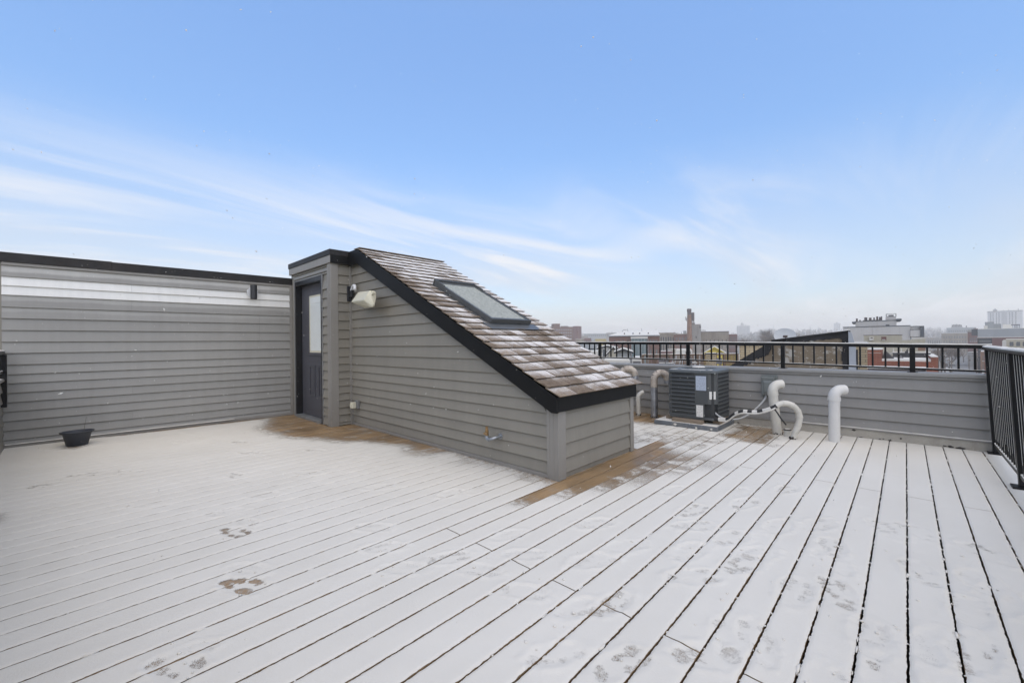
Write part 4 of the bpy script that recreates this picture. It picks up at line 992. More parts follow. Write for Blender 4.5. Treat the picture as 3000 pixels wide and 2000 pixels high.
vent('vent_pipe', 'tall clean white vent pipe standing alone in the snow', (-.615, 6.112, 0), (-.613, 6.113, .520), (.72, .69, .0), .056, 'pvc_clean', .085)
vent('vent_pipe', 'leaning white vent pipe behind the arching sleeve', (-1.197, 6.153, 0), (-1.235, 6.118, .530), (.70, .70, .06), .054, 'pvc', .095, tar=3)
vent('vent_pipe', 'small white vent pipe just beyond the shingle eave', (-3.144, 6.277, 0), (-3.150, 6.272, .270), (.74, .60, .30), .033, 'pvc', .075, tar=4)
def gooseneck(name, label, base_, h, dirx, r, seed):
    t = thing(name, label, 'vent pipe', base_, 'metal gooseneck vents'); b = Vector(base_); d = Vector(dirx).normalized(); R_ = .105
    MB().tube([b, b + Vector((0, 0, h))], r, 20).build('pipe_body', 'galvanised', t, smooth=True)
    MB().tube([b + Vector((0, 0, h * .80)), b + Vector((0, 0, h))], r * 1.02, 20).build('foil_wrap', 'duct_wrap', t, smooth=True)
    top = b + Vector((0, 0, h)); ang = [180 * k / 6 for k in range(7)]
    P_ = [top + d * (R_ * (1 - math.cos(math.radians(a)))) + Vector((0, 0, R_ * math.sin(math.radians(a)))) for a in ang]
    for k in range(6):
        e = (P_[k + 1] - P_[k]).normalized() * .006
        MB().tube([P_[k] - e, P_[k + 1] + e], [r * 1.04, r * (1.03 + .02 * (k % 2))], 18).build('elbow_gore', 'duct_wrap', t, smooth=True)
    MB().tube([P_[-1] + Vector((0, 0, .008)), P_[-1] - Vector((0, 0, .060))], r * 1.0, 18, False).build('outlet', 'galvanised', t, smooth=True)
    tar_ring(t, b.x, b.y, r, seed)
    return t
gooseneck('gooseneck_vent', 'galvanised gooseneck vent left of the air conditioner', (-2.862, 6.240, 0), .595, (.74, .67, 0), .053, 6)
gooseneck('gooseneck_vent', 'gooseneck vent half hidden behind the shingle roof', (-3.345, 6.100, 0), .650, (.80, .60, 0), .053, 7)

# ------------------------------------------------------------------ disconnect box and conduit
db = thing('disconnect_box', 'grey electrical disconnect box on the parapet siding', 'electrical box', (-1.36, YP, .57))
MB().box(-1.452, YP - .022, .415, -1.264, YP - .004, .716).build('mounting_board', 'box_grey', db, bevel=.003)
MB().box(-1.436, YP - .105, .452, -1.292, YP - .022, .688).build('housing', 'box_grey', db, bevel=.006)
MB().prism([(-1.441, YP - .112, .660), (-1.287, YP - .112, .660), (-1.287, YP - .112, .694), (-1.441, YP - .112, .694)], (0, .09, 0)).build('hood', 'box_grey', db, bevel=.004)
mb = MB(); a, b, c, d = -1.420, -1.308, .475, .650
mb.add([(a, YP - .1055, c), (b, YP - .1055, c), (b, YP - .1055, d), (a, YP - .1055, d), (a + .02, YP - .113, c + .02), (b - .02, YP - .113, c + .02), (b - .02, YP - .113, d - .03), (a + .02, YP - .113, d - .03)], [(4, 5, 6, 7), (0, 1, 5, 4), (1, 2, 6, 5), (2, 3, 7, 6), (3, 0, 4, 7)])
mb.build('cover', 'box_grey', db)
cdt = MB().tube(bez([(-1.395, YP - .06, .452), (-1.40, YP - .075, .40), (-1.45, YP - .16, .31), (-1.53, YP - .36, .205), (-1.62, YP - .52, .155), (-1.74, YP - .62, .155), (-1.84, YP - .63, .195), (-1.905, YP - .60, .262), (-1.925, YP - .60, .330)], 10), .0115, 10).build('conduit', 'conduit', None, smooth=True, loc=(-1.6, 6.1, .15))
tag(cdt, 'flexible grey conduit looping from electrical box to air conditioner', 'conduit')

# ------------------------------------------------------------------ small things on the walls
wl_ = thing('wall_light', 'small black cylinder wall light on a white plate', 'wall light', q(2.56, .02, 2.04))
c_ = Vector(q(2.56, .018, 2.045)); oc = []
for k in range(8):
    a = math.radians(22.5 + 45 * k); oc.append(c_ + lwd * (.082 * math.cos(a)) + Vector((0, 0, .088 * math.sin(a))))
MB().prism(oc, lwn * .014).build('back_plate', 'white_plastic', wl_, bevel=.002)
MB().obox(c_ + lwn * .014 - lwd * .022 + Vector((0, 0, -.055)), lwd * .044, lwn * .045, (0, 0, .11)).build('arm', 'lamp_black', wl_, bevel=.003)
c2_ = c_ + lwn * .105
MB().lathe((c2_.x, c2_.y, c2_.z - .112), [(.001, .012), (.040, .012), (.044, 0), (.047, .002), (.047, .222), (.044, .224), (.040, .212), (.001, .212)], 24).build('shade', 'lamp_black', wl_, smooth=True)

fl = thing('flood_light', 'cream wall mounted flood light turned down beside the door', 'flood light', (XS, 2.85, 1.95))
MB().box(XS + .017, 2.800, 1.835, XS + .042, 2.864, 2.060).build('back_plate', 'lamp_black', fl, bevel=.003)
MB().box(XS + .042, 2.815, 1.890, XS + .13, 2.850, 2.000).build('bracket', 'lamp_black', fl, bevel=.004)
MB().tube(bez([(XS + .10, 2.835, 1.99), (XS + .15, 2.83, 2.045), (XS + .25, 2.81, 2.045), (XS + .30, 2.79, 1.98)], 6), .022, 10).build('arm', 'white_plastic', fl, smooth=True)
def fp(u, v, y): return ony(820 + u / 2.614, 700 + v / 2.614, y)
Yn, Yf = 2.60, 2.78
# side silhouette: flat back, rounded belly
prof = [(.02, .165), (.17, .175), (.235, .15), (.255, .06), (.235, -.02), (.17, -.085), (.06, -.10)]
fx, fz = XS + .165, 1.80
hp = [fp(*p_) for p_ in ((600, 405, 2.77), (692, 394, 2.60), (642, 468, 2.53), (545, 483, 2.66), (735, 401, 2.70), (722, 520, 2.62), (690, 522, 2.60), (655, 530, 2.72), (738, 450, 2.68), (668, 425, 2.555))]
hm = bmesh.new()
for p_ in hp + [fp(650, 430, 2.83), fp(700, 480, 2.80)]: hm.verts.new(p_ - root_loc(fl))
bmesh.ops.convex_hull(hm, input=hm.verts); bmesh.ops.delete(hm, geom=[v_ for v_ in hm.verts if not v_.link_faces], context='VERTS')
bmesh.ops.dissolve_limit(hm, angle_limit=.12, verts=hm.verts, edges=hm.edges)
bmesh.ops.bevel(hm, geom=[e_ for e_ in hm.edges if len(e_.link_faces) == 2 and e_.calc_face_angle(0) > .4], offset=.006, segments=2, affect='EDGES')
hme = bpy.data.meshes.new('housing'); hm.to_mesh(hme); hm.free(); hme.materials.append(MATS['cream_plastic'])
ho = bpy.data.objects.new('housing', hme); COL.objects.link(ho); ho.parent = fl
kp = fp(705, 412, 2.62); MB().tube([kp + Vector((0, .02, 0)), kp + Vector((.006, -.012, 0))], .026, 16).build('hinge_knob', 'cream_plastic', fl, smooth=True)

ob = thing('outlet_box', 'cream weatherproof outlet cover low beside the inner corner', 'outlet', (-5.84, YL, .31))
MB().box(-5.885, YL - .052, .258, -5.790, YL - .016, .372).build('back_box', 'outlet_grey', ob, bevel=.003)
MB().box(-5.900, YL - .115, .262, -5.830, YL - .053, .352).build('cover', 'cream_plastic', ob, bevel=.010, seg=3)
MB().box(-5.890, YL - .123, .275, -5.842, YL - .113, .335).build('cover_panel', 'cream_plastic', ob, bevel=.004)
MB().tube(bez([(-5.865, YL - .085, .262), (-5.868, YL - .08, .20), (-5.905, YL - .06, .12), (-5.965, YL - .04, .03)], 6), .005, 8).build('cord', 'outlet_grey', ob, smooth=True)

tp = thing('hose_tap', 'brass hose tap on a galvanised elbow low on the siding', 'tap', (-2.90, YL, .28))
MB().tube([(-2.885, YL - .010, .285), (-2.885, YL - .026, .285)], .030, 18).build('flange', 'steel', tp, smooth=True)
MB().tube(bez([(-2.885, YL - .02, .285), (-2.885, YL - .075, .283), (-2.905, YL - .105, .272), (-2.950, YL - .115, .262)], 6), .015, 12).build('pipe_body', 'steel', tp, smooth=True)
MB().tube(bez([(-2.940, YL - .114, .262), (-2.966, YL - .116, .263), (-2.975, YL - .116, .280), (-2.975, YL - .116, .296)], 6), .019, 12).build('elbow', 'steel', tp, smooth=True)
MB().lathe((-2.975, YL - .116, .296), [(.018, 0), (.018, .045), (.015, .047), (.015, .062), (.013, .064), (.014, .085), (.001, .086)], 14).build('tap_body', 'brass', tp, smooth=True)
MB().tube([(-2.975, YL - .116, .320), (-2.975, YL - .155, .322)], .007, 8).build('stem', 'brass', tp, smooth=True)
MB().tube([(-2.955, YL - .157, .323), (-2.925, YL - .157, .329)], [.011, .008], 8).build('lever', 'brass', tp, smooth=True)
MB().tube([(-2.972, YL - .157, .322), (-2.953, YL - .157, .323)], .010, 8).build('lever', 'brass', tp, smooth=True)

# ------------------------------------------------------------------ planter
pt = thing('planter', 'empty dark oval plastic planter on the snowy deck by the wall', 'planter', (-7.30, .015, 0))
pc = (-7.33, .02, 0)
prf = [(.001, .004), (.086, .0), (.094, .006), (.126, .150), (.133, .156), (.134, .162), (.150, .164), (.152, .176), (.146, .180), (.134, .176), (.124, .150), (.120, .125)]
MB().lathe(pc, prf, 36, .80, 1.0, .08).build('pot', 'pot', pt, smooth=True)
MB().lathe(pc, [(.122, .140), (.09, .147), (.04, .150), (.001, .152)], 28, .80, 1.0, .08).build('snow', 'snow', pt, smooth=True)
MB().tube([(-7.33, .075, .145), (-7.335, .085, .24), (-7.33, .10, .345)], [.0022, .0018, .0010], 6).build('dry_stem', 'twig', pt, smooth=True)
MB().lathe((-7.31, -.01, .150), [(.014, .0), (.012, .008), (.001, .010)], 10).build('soil', 'soil', pt)

# ------------------------------------------------------------------ the city beyond the railing
ZG = -13.0
g = MB().add([(-2400, -2400, ZG), (2400, -2400, ZG), (2400, 2400, ZG), (-2400, 2400, ZG)], [(0, 1, 2, 3)]).build('ground', 'ground_snow'); struct(g)
BACK = Vector((FWD.x, FWD.y, 0)).normalized(); SIDE = Vector((BACK.y, -BACK.x, 0))

CUR = [0, -1]
def cth(u): return 1 / math.hypot(1, (u - 1500) / FPX)
class Block:
    """A building given by the left and right ends and the top of its face, at depth d; it goes back by `deep` and down to the ground."""
    def __init__(s, name, label, cat, u0, u1, vt, d, deep, mat, group=None, d1=None, snow=True, base=ZG, part='wall', coping=None, root=None, z1=None):
        CUR[:] = [u0, d if d1 is None else -1]
        if d1 is None: d1 = d * cth(u1) / cth(u0)           # the face stands square to the line of sight
        A, B = at(u0, vt, d), at(u1, vt, d1); s.z1 = (A.z + B.z) / 2 if z1 is None else z1; s.z0 = base
        s.a = Vector((A.x, A.y, 0)); s.b = Vector((B.x, B.y, 0)); s.w = (s.b - s.a).length; s.t = (s.b - s.a) / s.w
        s.n = Vector((-s.t.y, s.t.x, 0)); s.n = s.n if s.n.dot(BACK) > 0 else -s.n; s.deep = deep
        s.root = root or thing(name, label, cat, (*((s.a + s.b) / 2 + s.n * deep / 2)[:2], base), group)
        s.box(0, s.w, 0, deep, base, s.z1, part, mat)
        if snow: s.box(.15, s.w - .15, .15, deep - .15, s.z1 + .002, s.z1 + .16, 'snow', 'snow')
        if coping: s.box(-.12, s.w + .12, -.12, deep + .12, s.z1 - .35, s.z1 + .10, 'coping', coping)
    def x(s, u):                                           # distance along the face to the line of sight through column u
        r = RIGHT * (u - 1500) + FWD * FPX; r = Vector((r.x, r.y, 0)); c = Vector((CAM.x, CAM.y, 0))
        den = s.t.x * r.y - s.t.y * r.x; w_ = c - s.a
        return (w_.x * r.y - w_.y * r.x) / den
    def P(s, x, y, z): q_ = s.a + s.t * x + s.n * y; return (q_.x, q_.y, z)
    def box(s, x0, x1, y0, y1, z0, z1, name, mat, parent=None):
        return MB().hexa([s.P(x0, y0, z0), s.P(x1, y0, z0), s.P(x1, y1, z0), s.P(x0, y1, z0), s.P(x0, y0, z1), s.P(x1, y0, z1), s.P(x1, y1, z1), s.P(x0, y1, z1)]).build(name, mat, parent or s.root)
    def windows(s, x0, x1, ztop, zbot, nc, nr, fw, fh, mat='window_dark', frame=None):
        cw, ch = (x1 - x0) / nc, (ztop - zbot) / nr
        for i in range(nc):
            for j in range(nr):
                cx, cz = x0 + (i + .5) * cw, ztop - (j + .5) * ch; hw, hh = cw * fw / 2, ch * fh / 2
                o = s.box(cx - hw, cx + hw, -.06, .05, cz - hh, cz + hh, 'window', mat)
                if frame: s.box(cx - hw - .12, cx + hw + .12, -.16, .05, cz - hh - .18, cz - hh - .003, 'sill', frame, o)
    def side_windows(s, y0, y1, ztop, zbot, nc, nr, fw, fh, mat='window_dark', left=True):
        cw, ch = (y1 - y0) / nc, (ztop - zbot) / nr; xa, xb = (-.06, .05) if left else (s.w - .05, s.w + .06)
        for i in range(nc):
            for j in range(nr):
                c, cz = y0 + (i + .5) * cw, ztop - (j + .5) * ch; s.box(xa, xb, c - cw * fw / 2, c + cw * fw / 2, cz - ch * fh / 2, cz + ch * fh / 2, 'window', mat)
def zv(u, v, d):
    if abs(d - CUR[1]) < 1e-9: d = d * cth(u) / cth(CUR[0])
    return at(u, v, d).z
def metres(px_, d): return px_ * d / FPX

# neighbour's roof just beyond the parapet, its stucco party wall, dish and chimneys
nrf = Block('neighbour_roof', 'snow covered flat roof between the parapet and the wooden fence', 'roof', 1980, 2330, 1150, 13.0, 26.5, 'membrane', snow=False, z1=-1.42)
nrf.box(.1, nrf.w - .1, .1, 26.4, -1.418, -1.30, 'snow', 'snow')
YG = 9.6
gp = [ony(2139, 1072.9, YG), ony(2260.6, 1001, YG), ony(2486, 974.5, YG)]
gx = [p.x for p in gp]; gzv = [p.z for p in gp]
gw = thing('party_wall', 'peeling tan stucco party wall with black sloping top behind the railing', 'wall', (gx[2] - 1, YG, ZG))
x_end = gx[2]
MB().prism([(gx[0] - 3.2, YG, ZG), (x_end, YG, ZG), (x_end, YG, gzv[2]), (gx[1], YG, gzv[1]), (gx[0], YG, gzv[0]), (gx[0] - 3.2, YG, -1.2)], (0, .34, 0)).build('wall_face', 'stucco_tan', gw)
def strip(p, q2, t0, t1, o, name='tar_edge'):
    """dark weathered coating that follows the sloping edge"""
    r = random.Random(int(p[0] * 100)); n = 26; top = []; bot = []
    for k in range(n + 1):
        f = k / n; x = p[0] + (q2[0] - p[0]) * f; z = p[1] + (q2[1] - p[1]) * f; top.append((x, YG - o, z + .012)); bot.append((x, YG - o, z - (t0 + (t1 - t0) * f) * r.uniform(.75, 1.25)))
    mb = MB()
    for k in range(n): mb.hexa([bot[k], bot[k + 1], (bot[k + 1][0], YG + .002, bot[k + 1][2]), (bot[k][0], YG + .002, bot[k][2]), top[k], top[k + 1], (top[k + 1][0], YG + .002, top[k + 1][2]), (top[k][0], YG + .002, top[k][2])])
    return mb.build(name, 'stucco_dark', gw)
strip((gx[0], gzv[0]), (gx[1], gzv[1]), .16, .18, .012); strip((gx[1], gzv[1]), (gx[2], gzv[2]), .04, .10, .012)
mb = MB(); r4 = random.Random(4); zt_ = gzv[2]
for k in range(24):
    za, zb = zt_ - .0 - k * .17, zt_ - (k + 1) * .17; w = .115 * r4.uniform(.7, 1.2)
    mb.box(x_end - w, YG - .016, zb, x_end + .004, YG + .001, za + .003)
mb.build('tar_edge', 'stucco_dark', gw)
MB().prism([(gx[1], YG - .03, gzv[1] + .012), (x_end, YG - .03, gzv[2] + .012), (x_end, YG - .03, gzv[2] + .045), (gx[1], YG - .03, gzv[1] + .04)], (0, .40, 0)).build('coping', 'stucco_dark', gw)
ef = MB()
for k in range(3): ef.box(x_end + .012, YG - .02 + k * .12, ZG, x_end + .034, YG + .09 + k * .12, zt_ - .06 - .03 * k)
ef.build('end_flashing', 'lead_grey', gw, bevel=.004)
ef = MB().prism([(x_end + .0, YG - .05, zt_ + .03), (x_end + .05, YG - .05, zt_ - .01), (x_end + .105, YG - .05, zt_ - .28), (x_end + .105, YG - .05, ZG), (x_end + .0, YG - .05, ZG)], (0, .02, 0)); ef.build('end_flashing', 'lead_grey', gw)
MB().box(x_end + .106, YG - .055, ZG, x_end + .128, YG - .02, zt_ - .30).build('tar_edge', 'stucco_dark', gw)
snowcap(gw, [(gx[1] + .6, YG + .15, gzv[1] + .10), (x_end, YG + .15, gzv[2] + .045)], .30, .018, seed=14)

ds = thing('satellite_dish', 'grey satellite dish peeking over the tan stucco wall', 'satellite dish', at(2290, 1000, 15.5))
dc = at(2299, 984.5, 15.5); dn = (CAM - dc).normalized() * -1
dn = (BACK * -.80 + Vector((0, 0, .42)) - SIDE * .40).normalized()
def dish_pts():
    mb = MB(); ax = dn; e1 = ax.cross(Vector((0, 0, 1))).normalized(); e2 = e1.cross(ax)
    n, mm = 28, 6
    for j in range(mm + 1):
        r_ = .36 * j / mm
        for k in range(n):
            a = 2 * math.pi * k / n; mb.v.append(tuple(dc + e1 * (r_ * math.cos(a)) + e2 * (r_ * .84 * math.sin(a)) + ax * (.42 * r_ * r_)))
    for j in range(mm):
        for k in range(n): k2 = (k + 1) % n; mb.f.append((j * n + k, j * n + k2, (j + 1) * n + k2, (j + 1) * n + k))
    return mb
mb = dish_pts(); mb.build('reflector', 'dish', ds, smooth=True)
MB().tube([dc - dn * .02, dc - dn * .10, dc - Vector((0, 0, .9)) - dn * .12], .022, 10).build('mast', 'gear_grey', ds, smooth=True)
e1 = dn.cross(Vector((0, 0, 1))).normalized()
MB().tube([dc + Vector((0, 0, -.28)) + dn * .02, dc + dn * .22 + Vector((0, 0, -.12))], .012, 8).build('feed_arm', 'gear_brown', ds, smooth=True)
MB().obox(dc + dn * .20 + Vector((0, 0, -.14)) - e1 * .06, e1 * .14, dn * .07, (0, 0, .055)).build('feed_head', 'gear_brown', ds)

def stack(u0, u1, vt, d, deep, label, mat='brick_tan', base=ZG, cap='dark_roof', name='chimney'):
    b = Block(name, label, 'chimney', u0, u1, vt, d, deep, mat, snow=False, base=base)
    b.box(-.06, b.w + .06, -.06, deep + .06, b.z1, b.z1 + .07, 'cap', cap); b.box(0, b.w, 0, deep, b.z1 + .071, b.z1 + .11, 'snow', 'snow')
    return b
stack(2166, 2262, 1012, 26, 1.6, 'wide tan brick block behind the sloping black wall edge')
stack(2068, 2098, 1037, 33, .8, 'small tan brick chimney in front of the yellow roof', base=-1.3)
stack(2503, 2541, 1006, 24, 1.4, 'narrow cream brick wall beside the grey flashed wall end', cap='lead_grey')

# wooden roof deck fence, posts and boards; furniture on the deck behind it
fd = thing('wooden_fence', 'brown wooden roof deck fence behind the parapet railing', 'fence', at(2010, 1065, 40))
fa, fb = at(1881, 1055, 40), at(2160, 1055, 40); fl_ = (fb - fa); fl_.z = 0; fL = fl_.length; fd_ = fl_ / fL; zt0 = zv(2000, 1037.5, 40); zb0 = -1.30
fn = Vector((fd_.y, -fd_.x, 0))
pk = MB().hexa([Vector((0, 0, 0)), fd_ * .085, fd_ * .085 + fn * .03, fn * .03] + [p + Vector((0, 0, zt0 - zb0 - .12)) for p in (Vector((0, 0, 0)), fd_ * .085, fd_ * .085 + fn * .03, fn * .03)]).build('picket', 'fence_wood', None); pkm = pk.data; bpy.data.objects.remove(pk)
fbase = root_loc(fd)
npk = int(fL / .125)
for k in range(npk):
    p = Vector((fa.x, fa.y, zb0)) + fd_ * (k * .125)
    if random.random() < .94: link_copy(pkm, 'picket', fd, p - fbase)
for z in (zt0 - .12, zb0 + .25):
    MB().obox(Vector((fa.x, fa.y, z)) + fn * .035, fd_ * fL, fn * .05, (0, 0, .10)).build('rail', 'fence_wood', fd)
o = MB().obox(Vector((fa.x, fa.y, zt0 - .02)) - fn * .04, fd_ * fL, fn * .15, (0, 0, .04)).build('top_rail', 'fence_wood', fd)
snowcap(o, [Vector((fa.x, fa.y, zt0 + .02)) + fn * .03, Vector((fb.x, fb.y, zt0 + .02)) + fn * .03], .13, .04, seed=17)
for k in range(8):
    MB().obox(Vector((fa.x, fa.y, zb0)) + fd_ * (k * fL / 7 - .06) + fn * .04, fd_ * .12, fn * .12, (0, 0, zt0 - zb0 + .02)).build('post', 'fence_wood', fd)
def chair(u, d, label, ang):
    c = at(u, 1060, d); t = thing('garden_chair', label, 'chair', (c.x, c.y, -1.30), 'furniture by the wooden fence'); c = Vector((c.x, c.y, -1.29)); a = Vector((math.cos(ang), math.sin(ang), 0)); b = Vector((-a.y, a.x, 0))
    for i in (-1, 1):
        for j in (-1, 1): MB().tube([c + a * .24 * i + b * .24 * j, c + a * .20 * i + b * .22 * j + Vector((0, 0, .44))], .018, 6).build('leg', 'gear_grey', t)
    MB().obox(c - a * .26 - b * .26 + Vector((0, 0, .44)), a * .52, b * .52, (0, 0, .04)).build('seat', 'gear_grey', t)
    MB().obox(c - a * .26 - b * .26 + Vector((0, 0, .50)), a * .52, b * .50, (0, 0, .05)).build('snow', 'snow', t)
    MB().obox(c - a * .26 + b * .24 + Vector((0, 0, .48)), a * .52, b * .03, (0, 0, .48)).build('backrest', 'gear_grey', t)
for i, (u, d) in enumerate(((1940, 37), (1962, 36.5), (2030, 37), (2105, 36))): chair(u, d, ('snowy chair at the left of the wooden fence', 'second snowy chair from the left by the wooden fence', 'snowy chair near the middle railing post', 'snowy chair right of the small tan chimney')[i], .5 + i)
for i, (u0, u1, v0, v1) in enumerate(((1974, 1966, 1043, 1068), (1984, 1992, 1043, 1068))):
    a, b = at(u0, v0, 37.5), at(u1, v1, 37.5)
lad = thing('folding_ladder', 'pale folding ladder leaning by the wooden fence', 'ladder', at(1980, 1070, 37.5))
for (u0, u1) in ((1975, 1966), (1983, 1975), (1996, 1990), (2003, 1998)): MB().tube([at(u0, 1041, 37.5), at(u1, 1072, 37.5)], .03, 6).build('ladder_rail', 'conduit', lad)
for k in range(5): MB().tube([at(1973.5 - 1.6 * k, 1044 + 5.5 * k, 37.5), at(1981.5 - 1.6 * k, 1044 + 5.5 * k, 37.5)], .025, 6).build('rung', 'conduit', lad)

# small houses at the left
def gable(name, label, cat, u0, u1, veave, vridge, d, deep, mat, roofm='dark_roof', group=None):
    b = Block(name, label, cat, u0, u1, veave, d, deep, mat, snow=False, group=group); zr_ = zv((u0 + u1) / 2, vridge, d)
    MB().prism([b.P(0, 0, b.z1), b.P(b.w, 0, b.z1), b.P(b.w / 2, 0, zr_)], b.n * deep).build('gable', mat, b.root)
    th = Vector((0, 0, .22))
    for (x0, x1) in ((-.3, b.w / 2), (b.w + .3, b.w / 2)):
        za = b.z1 - (zr_ - b.z1) * .3 / (b.w / 2)
        p, q2 = Vector(b.P(x0, -.3, za + .02)), Vector(b.P(x1, -.3, zr_ + .02)); dd = b.n * (deep + .6)
        rf_ = MB().hexa([p, q2, q2 + dd, p + dd, p + th, q2 + th, q2 + dd + th, p + dd + th]).build('roof', roofm, b.root)
        s2 = Vector((0, 0, .10)); t2 = th + Vector((0, 0, .004))
        MB().hexa([p + t2, q2 + t2, q2 + dd + t2, p + dd + t2, p + t2 + s2, q2 + t2 + s2, q2 + dd + t2 + s2, p + dd + t2 + s2]).build('snow', 'snow', rf_)
    return b
b = gable('house', 'white gabled house just right of the shingle roof', 'house', 1753, 1806, 1022, 1016, 70, 9, 'house_white'); b.windows(.3, b.w - .2, b.z1 + .2, b.z1 - 1.6, 2, 1, .3, .7, 'window_mid'); b.box(.0, b.w, -.03, .02, b.z1 - .5, b.z1 - .38, 'trim_band', 'gear_grey')
b = Block('house', 'low pale house behind the leftmost railing post', 'house', 1716, 1760, 1030, 88, 9, 'house_white'); b.windows(.4, b.w - .4, b.z1 - .4, b.z1 - 2.4, 3, 1, .45, .6, 'window_mid')
b = Block('house', 'grey walled house with long window at far left', 'house', 1690, 1752, 1004, 120, 10, 'cladding_grey'); b.windows(.5, b.w - .5, b.z1 - 1.4, b.z1 - 3.2, 2, 1, .8, .8, 'window_dark')
b = gable('house', 'cream house with low ridge beside the grey shed', 'house', 1782, 1812, 1036, 1020, 62, 7, 'render_cream'); b.windows(.2, b.w - .2, b.z1 - .3, b.z1 - 1.7, 2, 1, .35, .6)
b = gable('shed', 'grey clapboard shed with snowy roof left of the wooden fence', 'shed', 1806, 1848, 1034, 1027, 52, 6, 'shed_grey')
for k in range(9): b.box(.05 + k * b.w / 9, .09 + k * b.w / 9, -.03, .0, -3.5, b.z1 - .02, 'batten', 'conduit')
b = Block('shed', 'pale flat shed in front of the grey clapboard shed', 'shed', 1768, 1846, 1056, 44, 5, 'house_white'); b.windows(.3, b.w - .3, b.z1 - .1, b.z1 - .8, 4, 1, .6, .6, 'window_mid')
b = Block('shed', 'small pale shed against the left end of the wooden fence', 'shed', 1852, 1880, 1050, 46, 4, 'house_white'); b.box(.1, b.w - .1, -.05, .02, b.z1 - .8, b.z1 - .3, 'panel', 'gear_grey')
b = Block('roof_hut', 'long white roof hut behind the wooden fence', 'hut', 1979, 2028, 1026, 62, 5, 'house_white'); b.box(b.w - .9, b.w - .2, -.05, .02, b.z1 - 1.2, b.z1 - .2, 'door', 'gear_grey')
b = gable('tarpaulin_roof', 'bright yellow covered roof behind the small tan chimney', 'roof', 2062, 2126, 1037, 1019, 85, 7, 'tarp_yellow', 'tarp_yellow')
b = Block('hut', 'low yellow building end right of the yellow roof', 'building', 2096, 2160, 1038, 80, 6, 'tarp_yellow', snow=False); b.box(0, b.w, -.02, 6, b.z1 + .002, b.z1 + .2, 'coping', 'gear_brown')

# long brick warehouse with snowy hipped roof
D = 175
b = Block('warehouse', 'long red brick warehouse with a snowy hipped roof', 'warehouse', 1784, 1932, 982, D, 26, 'brick_brown', snow=False)
ze = b.z1; zrd = zv(1850, 967.5, D)
rfv = [b.P(-.4, -.4, ze), b.P(b.w + .2, -.4, ze), b.P(b.w + .2, 26, ze), b.P(-.4, 26, ze), b.P(5.5, 11, zrd), b.P(b.w - .4, 11, zrd)]
MB().add(rfv, [(0, 1, 5, 4), (1, 2, 5), (2, 3, 4, 5), (3, 0, 4), (3, 2, 1, 0)]).build('roof', 'snow', b.root)
b.box(-.5, b.w + .2, -.5, -.4, ze - .35, ze + .02, 'gutter', 'cladding_grey')
for x in (6.0, 9.5, 15.6, 12.2): b.box(x, x + .5, 2.6, 3.1, ze + .1, ze + (zrd - ze) * .27 + .55, 'roof_vent', 'gear_brown')
for x in (7.6, 13.5): MB().tube([b.P(x, 10, zrd - .2), b.P(x - .3, 10, zrd + 1.0)], .07, 6).build('roof_pipe', 'gear_grey', b.root)
MB().tube([b.P(5.0, 10, zrd - .5), b.P(5.7, 10, zrd + .5), b.P(7.0, 10, zrd + .4)], .10, 6).build('roof_pipe', 'gear_grey', b.root)
b.windows(1.5, b.w * .42, ze - 1.0, ze - 9.0, 4, 2, .28, .5); 
b.box(b.w * .44, b.w * .77, -1.8, 0, zv(1870, 991.5, D), zv(1870, 986.5, D), 'canopy', 'house_white'); b.box(b.w * .45, b.w * .76, -1.5, 0, ZG + 4, zv(1870, 991.4, D), 'glass_bay', 'window_teal')
for k in range(6): b.box(b.w * .45 + k * 1.3, b.w * .45 + k * 1.3 + .12, -1.58, -1.5, ZG + 4, zv(1870, 991.4, D), 'mullion', 'cladding_grey')
b.windows(b.w * .80, b.w * .97, ze - .9, ze - 9, 3, 2, .5, .5, 'window_mid')
# old factory group around the chimney
D = 250
b = Block('factory', 'tan factory wing with tall narrow window slits', 'factory', 1930, 1978, 975, D, 22, 'concrete_tan')
zt = b.z1
for i in range(6): b.box(1.0 + i * 1.35, 1.65 + i * 1.35, -.05, .05, zt - 14, zt - 2.4, 'window', 'window_dark')
for i in range(7): b.box(.62 + i * 1.35, .92 + i * 1.35, -.30, 0, zt - 14, zt - 2.0, 'pilaster', 'concrete_tan')
b.box(-.2, b.w + .2, -.3, .0, zt - .9, zt + .2, 'cornice', 'concrete_tan')
b = Block('factory', 'brown brick factory link left of the tall chimney', 'factory', 1974, 2016, 978, D - 4, 20, 'brick_brown', coping='concrete_tan'); b.windows(.8, b.w - .4, b.z1 - 1.2, b.z1 - 11, 4, 3, .4, .55, 'window_mid'); b.box(b.w - 2.6, b.w - .9, 3, 5, b.z1, b.z1 + 1.9, 'roof_tank', 'cladding_grey')
b.box(b.w * .52, b.w * .55, 2, 2.1, b.z1, b.z1 + 1.2, 'roof_pipe', 'gear_grey'); b.box(b.w * .1, b.w * .25, 2, 3, b.z1, b.z1 + .6, 'roof_vent', 'gear_grey')
ch = thing('factory_chimney', 'tall tapering brick factory chimney on the skyline', 'chimney', (*at(2020, 990, D - 8)[:2], ZG))
c = at(2020, 990, D - 8); zt = zv(2020, 904.5, D - 8); rt = metres(11, D - 8) / 2; rb_ = metres(17, D - 8) / 2
MB().lathe((c.x, c.y, 0), [(rb_ * 1.08, ZG), (rt * 1.0, zt - 3.6)], 16).build('shaft', 'brick_chimney', ch, smooth=True)
MB().lathe((c.x, c.y, 0), [(rt * 1.0, zt - 3.62), (rt * 1.0, zt - 2.0), (rt * 1.12, zt - 1.5), (rt * 1.14, zt - .3), (rt * 1.02, zt), (rt * .7, zt), (rt * .7, zt - 1)], 16).build('crown', 'gear_brown', ch, smooth=True)
